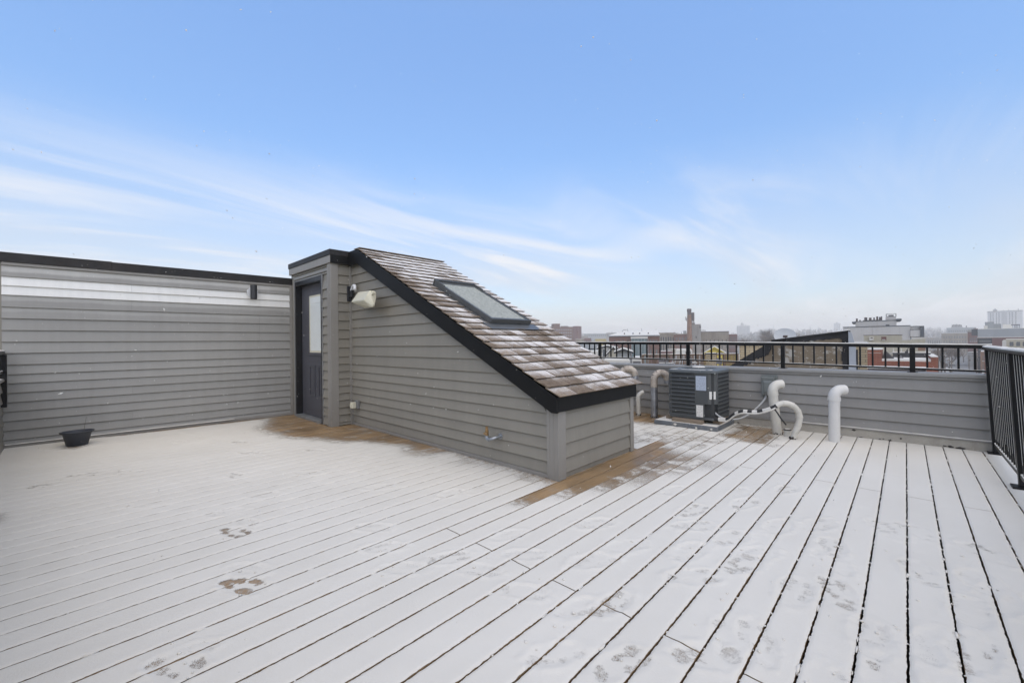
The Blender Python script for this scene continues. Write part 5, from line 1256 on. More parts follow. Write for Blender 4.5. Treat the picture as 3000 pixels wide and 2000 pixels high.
for z in (zt - 4.8, zt - 5.6, zt - 9): MB().lathe((c.x, c.y, z), [(rt * 1.03, 0), (rt * 1.04, .12), (rt * 1.03, .24)], 16).build('iron_band', 'gear_brown', ch)
for k in range(14): MB().obox(c + SIDE * (rt * .9 + .1 + .02 * k) + Vector((0, 0, zt - c.z - 7 - k * .9)), SIDE * .35, BACK * .2, (0, 0, .45)).build('rung', 'gear_brown', ch)
an = MB()
for k, (dx, hh) in enumerate(((-.75, 2.2), (-.45, 2.0), (-.2, 1.6))): an.obox(c - SIDE * (rt - dx * .9 + .35) + Vector((0, 0, zt - c.z - 6.6 - .3 * k)), SIDE * .16, BACK * .2, (0, 0, hh))
an.obox(c - SIDE * (rt + 1.0) + Vector((0, 0, zt - c.z - 5.6)), SIDE * 1.1, BACK * .1, (0, 0, .12)); an.build('antenna', 'gear_grey', ch)
wt = thing('water_tank', 'dark wooden water tank on legs beside the factory chimney', 'water tank', (*at(2031, 990, D - 2)[:2], zv(2031, 945, D - 2)))
c = at(2030.5, 990, D - 2); zt = zv(2031, 915.5, D - 2); zb = zv(2031, 938, D - 2); zl = zv(2031, 946, D - 2); rw = metres(8.6, D - 2) / 2
MB().lathe((c.x, c.y, 0), [(.01, zb - .5), (rw, zb), (rw, zt), (.01, zt + .15)], 14).build('tank', 'gear_brown', wt, smooth=True)
for k in range(4):
    a = math.pi / 4 + k * math.pi / 2; MB().tube([(c.x + rw * .8 * math.cos(a), c.y + rw * .8 * math.sin(a), zl - 1), (c.x + rw * .8 * math.cos(a), c.y + rw * .8 * math.sin(a), zb + .1)], .14, 6).build('leg', 'gear_brown', wt)
b = Block('factory_tower', 'stepped bare concrete tower beside the factory chimney', 'tower', 2024, 2053, 949.5, D, 9, 'concrete_grey', snow=False)
b.box(.3, b.w * .42, 2, 6, b.z1, zv(2031, 945, D), 'upper_block', 'concrete_grey'); b.box(b.w - .9, b.w + .15, -.2, 2, b.z1 - 2.4, b.z1 - 1.0, 'balcony', 'gear_grey'); b.windows(b.w * .35, b.w * .7, b.z1 - 6.5, b.z1 - 9, 1, 1, .3, .5)
b = Block('factory', 'weathered concrete factory hall right of the tower', 'factory', 2052, 2135, 971, D + 3, 24, 'concrete_tan', snow=False, coping='gear_brown')
b.windows(b.w * .14, b.w * .98, b.z1 - 3.6, b.z1 - 11, 6, 2, .22, .36, 'window_dark')
for k in range(6): b.box(b.w * (.06 + .16 * k), b.w * (.06 + .16 * k) + .35, -.2, 0, ZG, b.z1 - 1.2, 'pilaster', 'concrete_tan')
for k in range(5): MB().tube([b.P(.3 + k * .65, 2, b.z1), b.P(.3 + k * .65, 2, b.z1 + 1.9 - .25 * k)], .07, 5).build('antenna', 'gear_grey', b.root)
MB().tube([b.P(.2, 2, b.z1 + 1.0), b.P(3.0, 2, b.z1 + 1.0)], .06, 5).build('antenna_bar', 'gear_grey', b.root); MB().tube([b.P(.2, 2, b.z1 + .4), b.P(3.0, 2, b.z1 + .4)], .06, 5).build('antenna_bar', 'gear_grey', b.root)
b = Block('factory', 'narrow red brick factory end bay with upright windows', 'factory', 2135, 2160, 979, D + 2, 18, 'mauve_brick', snow=True); b.windows(.4, b.w - .3, b.z1 - .8, b.z1 - 9, 5, 1, .35, .9, 'window_mid')

# brown slab block at left, far low city
D = 430
b = Block('apartment_block', 'brown brick apartment slab on the skyline above the shingle roof', 'apartment block', 1612, 1678, 957, D, 14, 'brick_brown', snow=False, d1=D + 6)
b2 = Block('', '', '', 1678, 1692, 955, D + 6, 10, 'mauve_brick', root=b.root, snow=False, d1=D + 3)
b.windows(1, b.w - 1, b.z1 - 1.6, b.z1 - 20, 9, 6, .5, .40, 'cladding_grey'); b.box(b.w * .18, b.w * .46, 2, 9, b.z1, zv(1630, 947.5, D), 'penthouse', 'brick_brown'); b.box(b.w * .55, b.w * .85, 3, 6, b.z1, b.z1 + .9, 'roof_plant', 'gear_grey')
hz_ = [('far flat roofed block between brown slab and warehouse, nearest the slab', 1692, 1722, 984, 520, 'concrete_grey'), ('long far grey block on the skyline left of the warehouse', 1710, 1778, 977, 760, 'cladding_grey'), ('far pale block just left of the warehouse roof', 1776, 1806, 974.5, 640, 'concrete_grey'),
       ('far brown row behind the railing top at left', 1705, 1732, 990, 380, 'mauve_brick'), ('small ochre building left of the warehouse', 1744, 1776, 992.5, 300, 'ochre'), ('far dark row under the brown slab', 1686, 1712, 993, 330, 'concrete_tan')]
for (lb, u0, u1, vt, d, mt) in hz_:
    b = Block('far_building', lb, 'building', u0, u1, vt, d, 14, mt); b.windows(.8, b.w - .8, b.z1 - 1.2, b.z1 - 5.5, max(3, int(b.w / 3.5)), 1, .5, .5, 'window_dark')
# hazy towers
def tower(label, u0, u1, vt, d, deep, nc, nr, extra=()):
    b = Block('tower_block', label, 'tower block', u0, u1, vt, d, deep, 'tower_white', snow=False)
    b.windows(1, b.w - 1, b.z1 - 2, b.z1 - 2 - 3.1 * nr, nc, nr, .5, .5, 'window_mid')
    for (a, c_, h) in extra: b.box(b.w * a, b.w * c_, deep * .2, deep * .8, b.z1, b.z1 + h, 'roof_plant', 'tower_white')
    return b
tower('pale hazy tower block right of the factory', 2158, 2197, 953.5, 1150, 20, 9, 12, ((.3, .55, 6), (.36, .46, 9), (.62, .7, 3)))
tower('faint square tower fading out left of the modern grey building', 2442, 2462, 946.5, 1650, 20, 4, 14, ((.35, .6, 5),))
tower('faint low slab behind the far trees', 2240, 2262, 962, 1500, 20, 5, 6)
sp2 = thing('church_spire', 'faint needle spire on the hazy skyline', 'spire', (*at(2266, 990, 1500)[:2], ZG)); c = at(2266, 990, 1500)
MB().lathe((c.x, c.y, 0), [(3.2, ZG), (3.2, zv(2266, 965, 1500)), (.2, zv(2266, 950, 1500))], 8).build('spire', 'tower_white', sp2); MB().box(c.x - 8, c.y - 8, ZG, c.x + 8, c.y + 8, zv(2266, 968, 1500)).build('nave', 'tower_white', sp2)
for (u, vt) in ((2374, 954), (2399, 957)):
    t = thing('church_spire', 'left one of two faint twin points on the skyline' if u < 2380 else 'right one of two faint twin points on the skyline', 'spire', (*at(u, 990, 1700)[:2], ZG)); c = at(u, 990, 1700)
    MB().lathe((c.x, c.y, 0), [(5, ZG), (4.5, zv(u, 964, 1700)), (.3, zv(u, vt, 1700))], 8).build('spire', 'tower_white', t)

# modern pale grey building with plant on its roof
D = 115
b = Block('modern_building', 'pale grey modern building with roof plant behind the railing', 'building', 2470, 2666, 957, D, 18, 'render_pale', snow=False)
b.box(-.1, b.w + .1, -.1, 18.1, b.z1, b.z1 + .18, 'coping', 'dark_panel')
zu = zv(2560, 940, D); xw = b.x
b.box(xw(2506), xw(2628), 2, 14, b.z1 + .18, zu, 'upper_storey', 'render_pale'); b.box(xw(2505), xw(2629), 1.9, 14.1, zu, zu + .16, 'coping', 'dark_panel')
b.box(xw(2496), xw(2507), 1.5, 12, zu - .45, zu + .02, 'roof_slab', 'dark_panel'); b.box(xw(2628), xw(2643), 1.5, 12, zu - .1, zu + .45, 'roof_slab', 'dark_panel')
b.box(xw(2596), xw(2607), 1.92, 2.05, b.z1 + .2, zv(2600, 950, D), 'window', 'window_dark')
for k, (u, w, h) in enumerate(((2507, 5.5, .75), (2517, 4, .35), (2532, 9, 1.0), (2546, 8, .85), (2559, 5, .9), (2568, 6, 1.15), (2576, 8, .95), (2582, 4, 1.1))):
    b.box(xw(u), xw(u + w), 3 + .4 * (k % 3), 4.3 + .4 * (k % 3), zu + .17, zu + .17 + h, 'roof_unit', ('gear_brown', 'gear_grey')[k % 3 == 1])
b.box(xw(2528), xw(2586), 5, 5.3, zu + .17, zu + .45, 'pipe_rack', 'gear_brown')
zp = zv(2612, 926, D); b.box(xw(2598), xw(2628), 4, 9, zu + .17, zp, 'lift_house', 'render_pale')
for u in (2598.5, 2626.5): b.box(xw(u), xw(u) + .14, 4, 4.14, zp, zp + .82, 'roof_frame', 'dark_panel')
for z in (zp + .02, zp + .74): b.box(xw(2598.5), xw(2627.8), 4.0, 4.14, z, z + .1, 'roof_frame', 'dark_panel')
b.box(xw(2605), xw(2621), 5, 6, zp, zp + .55, 'roof_unit', 'gear_grey'); b.box(xw(2595.6), xw(2596.1), 3.9, 4, zu, zu + 1.9, 'roof_frame', 'dark_panel')
b.box(xw(2666.1), xw(2697), .6, 12, ZG, zv(2680, 956, D), 'side_wing', 'render_pale'); b.box(xw(2666), xw(2697), .5, 12.1, zv(2680, 956, D), zv(2680, 956, D) + .12, 'coping', 'dark_panel')
b.box(xw(2667), xw(2695.8), -.4, .55, zv(2680, 986, D), zv(2680, 966, D), 'balcony_front', 'render_pale'); b.box(xw(2666.5), xw(2696), -.45, .6, zv(2680, 966, D) + .002, zv(2680, 966, D) + .14, 'coping', 'dark_panel')
b.box(xw(2695.9), xw(2707.5), -.6, 12, ZG, zv(2700, 954.5, D), 'dark_tower', 'dark_panel')
b.box(xw(2557), xw(2557.5), -.02, .02, b.z1 - 3.0, b.z1 - .3, 'joint', 'concrete_grey'); b.box(xw(2636), xw(2636.3), -.02, .02, ZG, b.z1 - .3, 'joint', 'concrete_grey')
b.windows(xw(2640), xw(2662), b.z1 - 4, b.z1 - 9, 2, 2, .4, .5)
# cream buildings in front of it
D = 82
b = Block('cream_building', 'cream rendered building with brown vent below the modern building', 'building', 2530, 2643, 982, D, 9, 'render_cream', snow=False)
b.box(-.05, b.w + .05, -.05, 9, b.z1, b.z1 + .10, 'coping', 'gear_brown'); xw2 = b.x
b.box(xw2(2582), xw2(2597), -.04, .02, zv(2590, 996, D), zv(2590, 986, D), 'brown_panel', 'mauve_brick'); b.box(xw2(2584), xw2(2594), -.30, -.04, zv(2590, 996, D), zv(2590, 994, D), 'vent_hood', 'house_white')
b.box(xw2(2547), xw2(2560), -.5, 0, zv(2553, 997.5, D), zv(2553, 986, D), 'roof_unit', 'house_white'); b.box(xw2(2551), xw2(2557), -.53, -.5, zv(2553, 990.5, D), zv(2553, 988, D), 'unit_grille', 'gear_brown')
b = Block('cream_building', 'long tan building with sloping parapet right of the cream brick wall', 'building', 2508, 2711, 1001, 76, 5, 'render_cream', snow=False, d1=70)
zz1 = zv(2711, 992, 70); MB().prism([b.P(b.w * .35, 0, b.z1), b.P(b.w, 0, b.z1), b.P(b.w, 0, zz1)], b.n * .3).build('parapet', 'render_cream', b.root)
b.box(b.w * .82, b.w, .5, 4, b.z1, zz1 + .25, 'roof_curb', 'house_white'); b.box(b.w - .9, b.w + .02, -.02, 5.05, zv(2700, 1026, 72), zv(2700, 1012, 72), 'brick_corner', 'brick_chimney')
for k, x in enumerate((.35, .55, .66, .80)): b.box(b.w * x, b.w * x + .14, -1.2, -1.06, zv(2600, 1030, 72), zv(2600, 1020, 72), 'flue', 'house_white')
# red brick building with snowy roof
D = 46
b = Block('brick_building', 'red brick building with snowy flat roof behind the right railing', 'building', 2541, 2748, 1058, D, 9, 'brick_red', snow=False); xw3 = b.x
b.box(xw3(2541), xw3(2582), 0.003, 5, b.z1, zv(2560, 1024, D), 'upper_wall', 'brick_red'); b.box(xw3(2541), xw3(2583), -.04, 5, zv(2560, 1024, D), zv(2560, 1024, D) + .1, 'snow', 'snow'); b.box(xw3(2543), xw3(2581), -.03, .0, zv(2560, 1034, D), zv(2560, 1033, D), 'stone_band', 'house_white')
b.box(xw3(2582.5), b.w - .1, .1, 8.9, b.z1, b.z1 + .22, 'snow', 'snow')
MB().prism([b.P(xw3(2582.6), 1.2, b.z1 + .24), b.P(xw3(2618), 1.2, b.z1 + .24), b.P(xw3(2590), 1.2, zv(2590, 1026, D))], b.n * 2.2).build('stair_roof', 'dark_roof', b.root)
b.box(xw3(2612), xw3(2735), 6.0, 6.4, b.z1 + .2, b.z1 + .75, 'back_parapet', 'dark_roof'); b.box(xw3(2612), xw3(2735), 5.95, 6.45, b.z1 + .751, b.z1 + .86, 'snow', 'snow')
for k in range(4): b.box(xw3(2652 + 4 * k), xw3(2662), 5.2, 5.9, b.z1 + .76 + .18 * k, b.z1 + .94 + .18 * k, 'stepped_wall', 'dark_roof')
b.box(xw3(2727), xw3(2748), -.02, 9, b.z1 + .0, zv(2735, 1046, D), 'end_wall', 'brick_red'); b.box(xw3(2727), xw3(2748), -.03, 9, zv(2735, 1046, D) + .001, zv(2735, 1046, D) + .1, 'snow', 'snow')
MB().lathe(b.P(xw3(2637), 3, b.z1 + .22), [(.30, 0), (.10, .18), (.10, .3), (.001, .32)], 10).build('roof_cone', 'gear_grey', b.root)
for (u0, v0, u1, v1) in ((2604, 1040, 2617, 1030), (2608, 1032, 2617, 1040)): MB().tube([at(u0, v0, D + 3), at(u1, v1, D + 3)], .03, 5).build('roof_strut', 'conduit', b.root)
led = Block('snowy_ledge', 'long snow capped ledge just behind the right railing bottom', 'ledge', 2543, 2712, 1081, 12.5, .5, 'gear_brown', snow=False, d1=11.6); led.box(-.02, led.w + .02, -.03, .53, led.z1 + .001, led.z1 + .06, 'snow', 'snow')

# right side
D = 150
b = Block('clad_building', 'wide building with pale grey clad storey over red brick at right', 'building', 2864, 3090, 962, D, 20, 'cladding_grey', snow=True)
zb2 = zv(2930, 986.5, D); b.box(-.15, b.w, -.15, .0, zb2 - .25, zb2, 'stone_band', 'house_white'); b.box(-.1, b.w, -.12, .0, ZG, zb2 - .252, 'brick_storey', 'mauve_brick'); b.box(0, 3.4, -.16, -.121, ZG, zb2 - .4, 'glass_bay', 'window_dark')
for k in range(4): b.box(.4, 3.1, -.25, -.161, zb2 - 1.6 - k * 1.6, zb2 - 1.45 - k * 1.6, 'transom', 'cladding_grey')
b.box(-1.5, -.003, .5, 12, zb2 + .6, b.z1 + .05, 'dark_bay', 'dark_panel')
xw4 = b.x
b.box(xw4(2904), xw4(2932), 4, 9, b.z1, zv(2915, 948, D), 'roof_box', 'cladding_grey'); b.box(xw4(2885), xw4(2911), 3, 8, b.z1, zv(2895, 942.5, D), 'roof_tank', 'cladding_grey'); b.box(xw4(2882), xw4(2893), 2, 3, b.z1, zv(2890, 953, D), 'roof_unit', 'house_white')
MB().prism([b.P(xw4(2937), 3, b.z1 + .16), b.P(xw4(2967), 3, b.z1 + .16), b.P(xw4(2964), 3, zv(2950, 949.5, D)), b.P(xw4(2938), 3, zv(2950, 949.5, D))], b.n * 3).build('roof_light', 'snow', b.root)
for u in (2972, 2977, 2982, 2987): b.box(xw4(u), xw4(u) + .10, 3, 3.1, b.z1 + .1, zv(2975, 951, D), 'roof_frame', 'dark_panel')
b.box(xw4(2963), xw4(2989), 2.9, 4.5, zv(2975, 951.5, D), zv(2975, 950, D) + .05, 'roof_frame', 'dark_panel')
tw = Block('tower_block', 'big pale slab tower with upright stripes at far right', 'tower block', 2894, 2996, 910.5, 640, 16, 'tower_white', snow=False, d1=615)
for i, (f0, f1, mt) in enumerate(((.07, .10, 'window_mid'), (.14, .17, 'window_mid'), (.24, .27, 'window_mid'), (.31, .345, 'window_mid'), (.40, .56, 'cladding_grey'), (.62, .65, 'window_mid'), (.69, .73, 'window_mid'), (.79, .825, 'window_mid'))):
    for j in range(15):
        tw.box(tw.w * f0, tw.w * f1, -.12, .05, tw.z1 - 4.6 - j * 3.0, tw.z1 - 2.4 - j * 3.0, 'window', mt)
tw.box(-.3, tw.w + .3, -.3, 16.3, tw.z1 - 1.2, tw.z1 + .3, 'roof_band', 'cladding_grey')
for (f0, f1, h) in ((.15, .28, 2.4), (.20, .24, 4.0), (.45, .47, 1.6), (.88, .90, 3), (.6, .62, 2)): tw.box(tw.w * f0, tw.w * f1, 3, 9, tw.z1 + .3, tw.z1 + .3 + h, 'roof_plant', 'cladding_grey')
b = Block('office_block', 'hazy grey office block with roof lettering frame in mid distance', 'office', 2773, 2860, 959.5, 430, 18, 'cladding_grey', snow=True); b.windows(1, b.w - 1, b.z1 - 2, b.z1 - 8, 12, 2, .45, .45, 'window_mid')
for k, h in enumerate((2.2, 2.6, 2.4, 2.8, 2.2, 2.5, 2.0)): b.box(b.w * (.18 + .05 * k), b.w * (.18 + .05 * k) + .9, 4, 4.4, b.z1 + .9, b.z1 + .9 + h, 'roof_plant', 'gear_grey')
b.box(b.w * .15, b.w * .55, 3.9, 4.6, b.z1 + .1, b.z1 + .9, 'roof_frame', 'cladding_grey'); b.box(b.w * .66, b.w * .70, 5, 8, b.z1, b.z1 + 2, 'roof_plant', 'gear_grey')
b = Block('row_house', 'brown hazy terrace below the grey office block', 'house', 2758, 2836, 976, 360, 14, 'concrete_tan'); b.windows(.8, b.w - .8, b.z1 - 1.5, b.z1 - 9, 9, 2, .4, .55, 'window_mid')
b = Block('row_house', 'grey hazy terrace just right of the modern building', 'house', 2712, 2760, 989, 330, 14, 'concrete_grey'); b.windows(.8, b.w - .8, b.z1 - 1.2, b.z1 - 6, 6, 1, .4, .6, 'window_mid')
D = 210
b = Block('brick_building', 'tall red brick corner building on the street at right', 'building', 2835, 2866, 972, D, 14, 'mauve_brick', coping='gear_brown'); b.windows(.5, b.w - .3, b.z1 - 2, b.z1 - 19, 4, 5, .42, .6, 'window_mid', frame='house_white')
b.box(b.w * .0, b.w * .45, 2, 6, b.z1 + .12, zv(2845, 965.5, D), 'roof_house', 'concrete_grey'); b.box(b.w * .55, b.w * .98, 1, 6, b.z1 + .12, zv(2858, 962.5, D), 'roof_house', 'brick_brown')
b = Block('brick_building', 'lower brick house with white porch at the right end of the street', 'building', 2872, 2896, 1030, 135, 10, 'brick_chimney'); b.windows(.4, b.w - .4, b.z1 - .8, b.z1 - 9, 3, 3, .38, .6, 'window_mid', frame='house_white'); b.box(.3, b.w * .6, -.9, 0, ZG, ZG + 3.2, 'porch', 'house_white')
b = Block('cream_building', 'low cream flat roofed building at the right picture edge', 'building', 2944, 3060, 994, 95, 10, 'render_cream'); b.windows(.5, b.w * .6, b.z1 - .4, b.z1 - 1.6, 3, 1, .6, .8, 'window_mid')
b = Block('roof_hut', 'small white roof hut above the right railing corner', 'hut', 2936, 2948, 998, 92, 3, 'house_white')
for i, (u0, u1, vt, d, mt) in enumerate(((2884, 2898, 1052, 110, 'brick_red'), (2905, 2990, 1018, 100, 'house_white'))):
    b = Block('row_house', ('low red brick house end right of the street', 'pale house hidden behind the tall right railing')[i], 'house', u0, u1, vt, d, 9, mt); b.windows(.3, b.w - .3, b.z1 - .5, b.z1 - 6, 3, 2, .4, .6, 'window_mid')

# street, cars, poles, bare trees
st = MB(); sa_, sb_ = at(2745, 1085, 195), at(2790, 1010, 900); sa_.z = sb_.z = ZG + .01; sdv = (sb_ - sa_).normalized(); sn_ = Vector((sdv.y, -sdv.x, 0)); w_ = 6.5
cen = at(2835, 1085, 195); cen.z = ZG + .01
end = at(2762, 1008, 1000); end.z = ZG + .01; sdv = (end - cen).normalized(); sn_ = Vector((sdv.y, -sdv.x, 0))
p = cen - sdv * 170
MB().add([p - sn_ * w_, p + sn_ * w_, end + sn_ * w_, end - sn_ * w_], [(0, 1, 2, 3)]).build('road', 'asphalt'); struct(bpy.data.objects['road'])
def car_proto(mat):
    t = thing('parked_car', 'x', 'car', (0, 0, 0), 'cars parked along the far street')
    body = [(-2.2, .35), (2.2, .35), (2.25, .75), (1.35, .92), (-1.9, .95), (-2.25, .75)]; cabin = [(-1.75, .93), (1.1, .90), (.45, 1.42), (-1.25, 1.45)]
    MB().prism([(x, -.88, z) for x, z in body], (0, 1.76, 0)).build('body', mat, t, bevel=.06); MB().prism([(x, -.76, z) for x, z in cabin], (0, 1.52, 0)).build('cabin', 'window_dark', t)
    MB().box(-1.25, -.76, 1.452, .45, .76, 1.56).build('snow', 'snow', t, bevel=.03); MB().box(1.15, -.80, .90, 2.15, .80, .97).build('snow', 'snow', t)
    for x in (-1.35, 1.35):
        for y in (-.86, .72): MB().tube([(x, y, .33), (x, y + .14, .33)], .33, 12).build('wheel', 'rubber', t)
    return t
def copy_tree(o, parent=None):
    c = o.copy(); COL.objects.link(c); c.parent = parent
    for ch_ in list(o.children): copy_tree(ch_, c)
    return c
protos = [car_proto(m_) for m_ in ('car_dark', 'car_silver', 'car_red')]; used = [False] * 3; ang = math.atan2(sdv.y, sdv.x)
ords = ['nearest', 'second', 'third', 'fourth', 'fifth', 'sixth', 'seventh']; coln = ('dark', 'silver', 'red')
for side in (-1, 1):
    for k in range(7):
        c = cen + sdv * (14 + k * 13 + (5 if side > 0 else 0)) + sn_ * (side * 4.6); i = (k + (side > 0)) % 3 if k != 3 else 0
        t = copy_tree(protos[i]) if used[i] else protos[i]; used[i] = True
        t.location = (c.x, c.y, ZG + .02); t.rotation_euler = (0, 0, ang + (math.pi if side < 0 else 0))
        t['label'] = f"snow topped {coln[i]} car, {ords[k]} in the row parked on the {'left' if side < 0 else 'right'} kerb"
def tree_mesh(name, h, seed, spread=1.0, levels=5, leafy=0):
    r = random.Random(seed); tr = MB(); lf = MB()
    def grow(p, d, L, rad, lv):
        n = 3; pts_ = [p]; dd = d
        for k in range(n):
            dd = (dd + Vector((r.uniform(-1, 1), r.uniform(-1, 1), r.uniform(-.3, .7))) * .16).normalized(); pts_.append(pts_[-1] + dd * (L / n))
        tr.tube(pts_, [rad, rad * .85, rad * .7, rad * .55], 6 if lv > 3 else 3, False)
        if lv == 0:
            if leafy:
                for _ in range(leafy):
                    c = pts_[-1] + Vector((r.gauss(0, .12), r.gauss(0, .12), r.gauss(0, .12))); a = Vector((r.uniform(-1, 1), r.uniform(-1, 1), r.uniform(-1, 1))).normalized(); b_ = a.orthogonal().normalized(); s_ = r.uniform(.05, .09)
                    lf.add([c - a * s_, c + b_ * s_ * .5, c + a * s_, c - b_ * s_ * .5], [(0, 1, 2, 3)])
            return
        for k in range(r.choice((3, 3, 4)) if lv > 1 else 4):
            f = r.uniform(.45, 1.0) if k else 1.0; i = min(2, int(f * 3)); q_ = pts_[i].lerp(pts_[i + 1], f * 3 - i if f < 1 else 1)
            o = Vector((r.uniform(-1, 1), r.uniform(-1, 1), r.uniform(-.15, .5))); nd = (dd * .75 + o * .75 * spread).normalized()
            grow(q_, nd, L * r.uniform(.62, .80), rad * .58, lv - 1)
    grow(Vector((0, 0, 0)), Vector((0, 0, 1)), h * .30, h * .022, levels)
    return tr, lf
TM = []
for i in range(4):
    tr, lf = tree_mesh('tree', 10, 40 + i, 1.0, 5); o = tr.build('trunk_and_limbs', 'bark', None); TM.append(o.data); bpy.data.objects.remove(o)
TW = []
for i in range(4):
    r = random.Random(60 + i); mb = MB()
    for v_ in TM[i].vertices:
        if v_.co.z > 3.2 and r.random() < .30:
            d_ = Vector((v_.co.x, v_.co.y, (v_.co.z - 3) * .6)).normalized() + Vector((r.uniform(-.7, .7), r.uniform(-.7, .7), r.uniform(-.2, .8))); d_.normalize(); n_ = d_.orthogonal().normalized() * .016; L_ = r.uniform(.35, .9)
            mb.add([v_.co - n_, v_.co + n_, v_.co + d_ * L_ + n_ * .5, v_.co + d_ * L_ - n_ * .5], [(0, 1, 2, 3)])
    o = mb.build('twigs', 'bark_pale', None); TW.append(o.data); bpy.data.objects.remove(o)
ti = 0
def bare_tree(u, d, h, label, z=ZG, group='bare winter trees beyond the railing', leafy=0):
    global ti
    c = at(u, 1000, d); t = thing('bare_tree', label, 'tree', (c.x, c.y, z), group); s_ = h / 10
    link_copy(TM[ti % 4], 'trunk_and_limbs', t, (0, 0, 0), rot=(0, 0, ti * 1.7), scale=(s_, s_, s_)); link_copy(TW[ti % 4], 'twigs', t, (0, 0, 0), rot=(0, 0, ti * 1.7), scale=(s_, s_, s_)); ti += 1
    if leafy:
        r = random.Random(ti); mb = MB()
        for v_ in TM[(ti - 1) % 4].vertices:
            if v_.co.z > 4.2 and r.random() < leafy:
                co = Matrix.Rotation((ti - 1) * 1.7, 3, 'Z') @ v_.co * s_ + Vector((c.x, c.y, z)); a = Vector((r.uniform(-1, 1), r.uniform(-1, 1), r.uniform(-1, 1))).normalized(); b_ = a.orthogonal().normalized(); k = r.uniform(.07, .15)
                mb.add([co - a * k, co + b_ * k * .6, co + a * k, co - b_ * k * .6], [(0, 1, 2, 3)])
        mb.build('leaves', 'leaf_brown', t)
for (u, d, h, lb) in ((2178, 330, 20, 'bare tree right of the factory end bay'), (2165, 300, 18, 'bare tree touching the red factory bay'), (2205, 340, 19, 'bare tree under the pale hazy tower'), (2238, 260, 22, 'bare tree left of the satellite dish'), (2262, 250, 24, 'broad bare tree directly behind the satellite dish'),
                      (2288, 270, 22, 'bare tree just right behind the satellite dish'), (2218, 280, 19, 'bare tree between pale tower and dish'), (2326, 420, 22, 'bare tree on the skyline right of the dish'), (2352, 480, 22, 'thin bare tree far right of the dish'), (2388, 520, 22, 'thin bare tree above the sloping black wall'), (2416, 500, 22, 'thin bare tree near the faint square tower'),
                      (2786, 150, 12, 'small bare street tree between the last railing balusters'), (2760, 190, 12, 'bare street tree beside the red brick building'), (2822, 240, 13, 'bare street tree in front of the tall brick corner building'), (2735, 95, 10, 'snowy bare tree at the end of the red brick building'), (2078, 330, 16, 'bare tree top over the factory hall'), (1697, 420, 19, 'bare tree at the right foot of the brown slab'), (1640, 300, 17, 'bare tree low in front of the brown slab')):
    bare_tree(u, d, h, lb)
bare_tree(2452, 62, 14.6, 'tree with clinging brown leaves behind the stucco wall top', leafy=.055); bare_tree(2500, 64, 14.2, 'small brown leaved tree just right of the grey flashed wall end', leafy=.055)
def pole(u, d, vt, label, lamp=False):
    c = at(u, 1000, d); z = zv(u, vt, d); t = thing('utility_pole', label, 'utility pole', (c.x, c.y, ZG), 'poles along the far street')
    MB().tube([(c.x, c.y, ZG), (c.x, c.y, z)], [.17, .12], 8).build('pole', 'pole_wood', t)
    for k, zz_ in enumerate((z - .5, z - 1.2)): MB().obox(Vector((c.x, c.y, zz_)) - SIDE * 1.1, SIDE * 2.2, BACK * .12, (0, 0, .12)).build('cross_arm', 'pole_wood', t)
    MB().lathe((c.x + SIDE.x * .35, c.y + SIDE.y * .35, z - 2.6), [(.001, 0), (.25, .02), (.25, .8), (.001, .85)], 10).build('transformer', 'gear_grey', t)
for i, (u, d, vt) in enumerate(((2748, 70, 1012), (2757, 78, 1020), (2767, 90, 1040), (2787, 140, 1032), (2838, 180, 1040), (2860, 112, 1030))):
    pole(u, d, vt, ('tallest utility pole beside the red brick building', 'second utility pole right of the red brick building', 'short utility pole third from the red brick building', 'utility pole with transformer in mid street', 'far utility pole near the brick corner building', 'utility pole before the lower brick house with porch')[i])

# distant wooded ridge that closes the horizon
hl = MB(); nseg = 60; r9 = random.Random(9); ridge = []
for k in range(nseg + 1):
    u = 1300 + 1900 * k / nseg; vv = float(np.interp(u, [1300, 1690, 1800, 2160, 2260, 2330, 2480, 2650, 2720, 2790, 2900, 3200], [978, 981, 979, 975, 967, 966, 969, 962, 962, 967, 972, 975])) + r9.uniform(-1, 1)
    A = at(u, 1000, 620); B = at(u, vv + 5, 1500); ridge.append(((A.x, A.y, ZG - .2), (B.x, B.y, B.z), (B.x * 1.12, B.y * 1.12, ZG - .2)))
for r_ in ridge: hl.v += list(r_)
for k in range(nseg): hl.f += [(3 * k, 3 * k + 3, 3 * k + 4, 3 * k + 1), (3 * k + 1, 3 * k + 4, 3 * k + 5, 3 * k + 2)]
struct(hl.build('hills', 'wood_far'))
wd = MB()
for k in range(2600):
    u = r9.uniform(1320, 3150); d = r9.choice((r9.uniform(520, 900), r9.uniform(800, 1480))); f = max(0, (d - 620) / 880)
    j = min(nseg - 1, max(0, int((u - 1300) / 1900 * nseg))); A, B = Vector(ridge[j][0]), Vector(ridge[j][1]); zb_ = A.z + (B.z - A.z) * min(1, f)
    c = at(u, 1000, d); c.z = zb_; hh = r9.uniform(9, 17); rr2 = hh * r9.uniform(.25, .42)
    for _ in range(16):
        a = r9.uniform(0, 6.283); e = r9.uniform(0, 1) ** .5; z0 = hh * (.35 + .6 * r9.random()); q_ = c + SIDE * (rr2 * e * math.cos(a)) + BACK * (rr2 * e * math.sin(a)) + Vector((0, 0, z0 * (1 - .25 * e)))
        s1 = SIDE * r9.uniform(-.5, .5) + Vector((0, 0, r9.uniform(1.2, 2.6))); s2 = SIDE * r9.uniform(.5, 1.3) + BACK * r9.uniform(-.6, .6)
        wd.add([q_ - s1, q_ + s2, q_ + s1, q_ - s2 * .7], [(0, 1, 2, 3)])
    wd.tube([c, c + Vector((0, 0, hh * .8))], [.3, .1], 3, False)
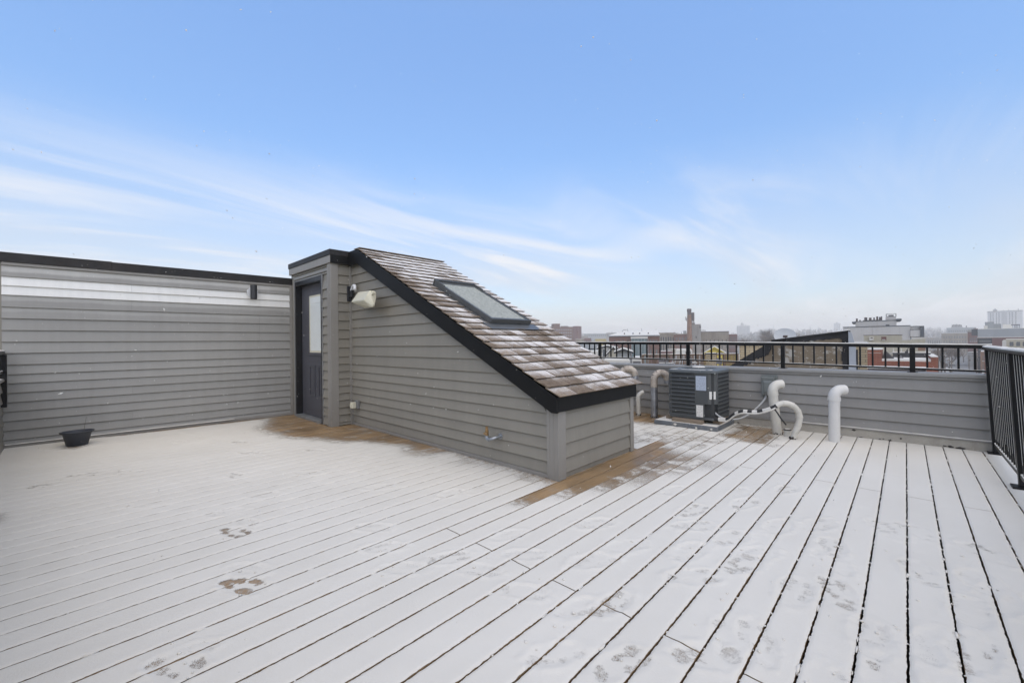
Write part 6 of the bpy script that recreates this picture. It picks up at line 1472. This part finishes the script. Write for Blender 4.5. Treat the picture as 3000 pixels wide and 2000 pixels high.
w_o = wd.build('distant_wood', 'wood_far'); w_o['kind'] = 'stuff'; w_o['label'] = 'distant bare woodland fading into snowy haze'; w_o['category'] = 'woodland'
# far low roofs that read as one mass
rf2 = random.Random(12)
fm = {m_: MB() for m_ in ('concrete_grey', 'house_white', 'mauve_brick', 'concrete_tan', 'render_cream')}
sm = MB()
for k in range(520):
    u = rf2.uniform(1500, 3100); d = rf2.uniform(190, 1150)
    if 2560 < u < 2900 and d < 600: continue
    c = at(u, 1000, d); hh = rf2.uniform(5, 9.5); w = rf2.uniform(6, 14); dp = rf2.uniform(7, 12); a = rf2.choice((0, .1, -.15)); t_ = (SIDE * math.cos(a) + BACK * math.sin(a)); n_ = Vector((-t_.y, t_.x, 0))
    fm[rf2.choice(list(fm))].obox((c.x, c.y, ZG), t_ * w, n_ * dp, (0, 0, hh)); sm.obox(Vector((c.x, c.y, ZG + hh + .01)) + t_ * .2 + n_ * .2, t_ * (w - .4), n_ * (dp - .4), (0, 0, .25))
city = bpy.data.objects.new('distant_houses', None); COL.objects.link(city); city['kind'] = 'stuff'; city['label'] = 'far mass of low snowy roofs down in the city'; city['category'] = 'houses'
for m_, mb in fm.items(): mb.build('walls', m_, city)
sm.build('snow_roofs', 'snow', city)

# ------------------------------------------------------------------ air and falling snow
hz = NT('haze_air'); hz.n.remove(hz.b)
pv_ = hz.node('ShaderNodeVolumePrincipled'); pv_.inputs['Color'].default_value = (1.0, 0.98, 0.93, 1); pv_.inputs['Density'].default_value = 0.00062; pv_.inputs['Anisotropy'].default_value = 0.0
hz.l.new(pv_.outputs[0], hz.out.inputs['Volume']); MATS['haze_air'] = hz.m
hb_ = MB().box(-2500, -2500, ZG - 1.2, 2500, 2500, 54).build('haze', 'haze_air'); hb_['kind'] = 'stuff'; hb_['label'] = 'snowy haze hanging over the whole city'; hb_['category'] = 'haze'
fk = MB(); r8 = random.Random(77)
for k in range(2800):
    p = Vector((r8.uniform(-8.5, 1.4), r8.uniform(-.4, 8), r8.uniform(.05, 2.9)))
    if (p - CAM).length < 1.5: continue
    if -7.8 < p.x < -2.1 and 2.5 < p.y < 4.3 and p.z < max(.8, zr(p.x) + .1 if p.x > -5.7 else 2.65): continue
    if p.y > 6.5 and p.y < 6.9 and p.z < .85: continue
    s_ = r8.uniform(.0012, .0034); a = Vector((r8.gauss(0, 1), r8.gauss(0, 1), r8.gauss(0, 1))).normalized(); b_ = a.orthogonal().normalized(); c_ = a.cross(b_); l_ = s_ * r8.uniform(1.0, 2.0)
    fk.add([p + a * l_, p - a * l_, p + b_ * s_, p - b_ * s_, p + c_ * s_ * .7, p - c_ * s_ * .7], [(0, 2, 4), (2, 1, 4), (1, 3, 4), (3, 0, 4), (2, 0, 5), (1, 2, 5), (3, 1, 5), (0, 3, 5)])
fo = fk.build('falling_snow', 'snow'); fo['kind'] = 'stuff'; fo['label'] = 'loose snowflakes falling through the air over the deck'; fo['category'] = 'snow'
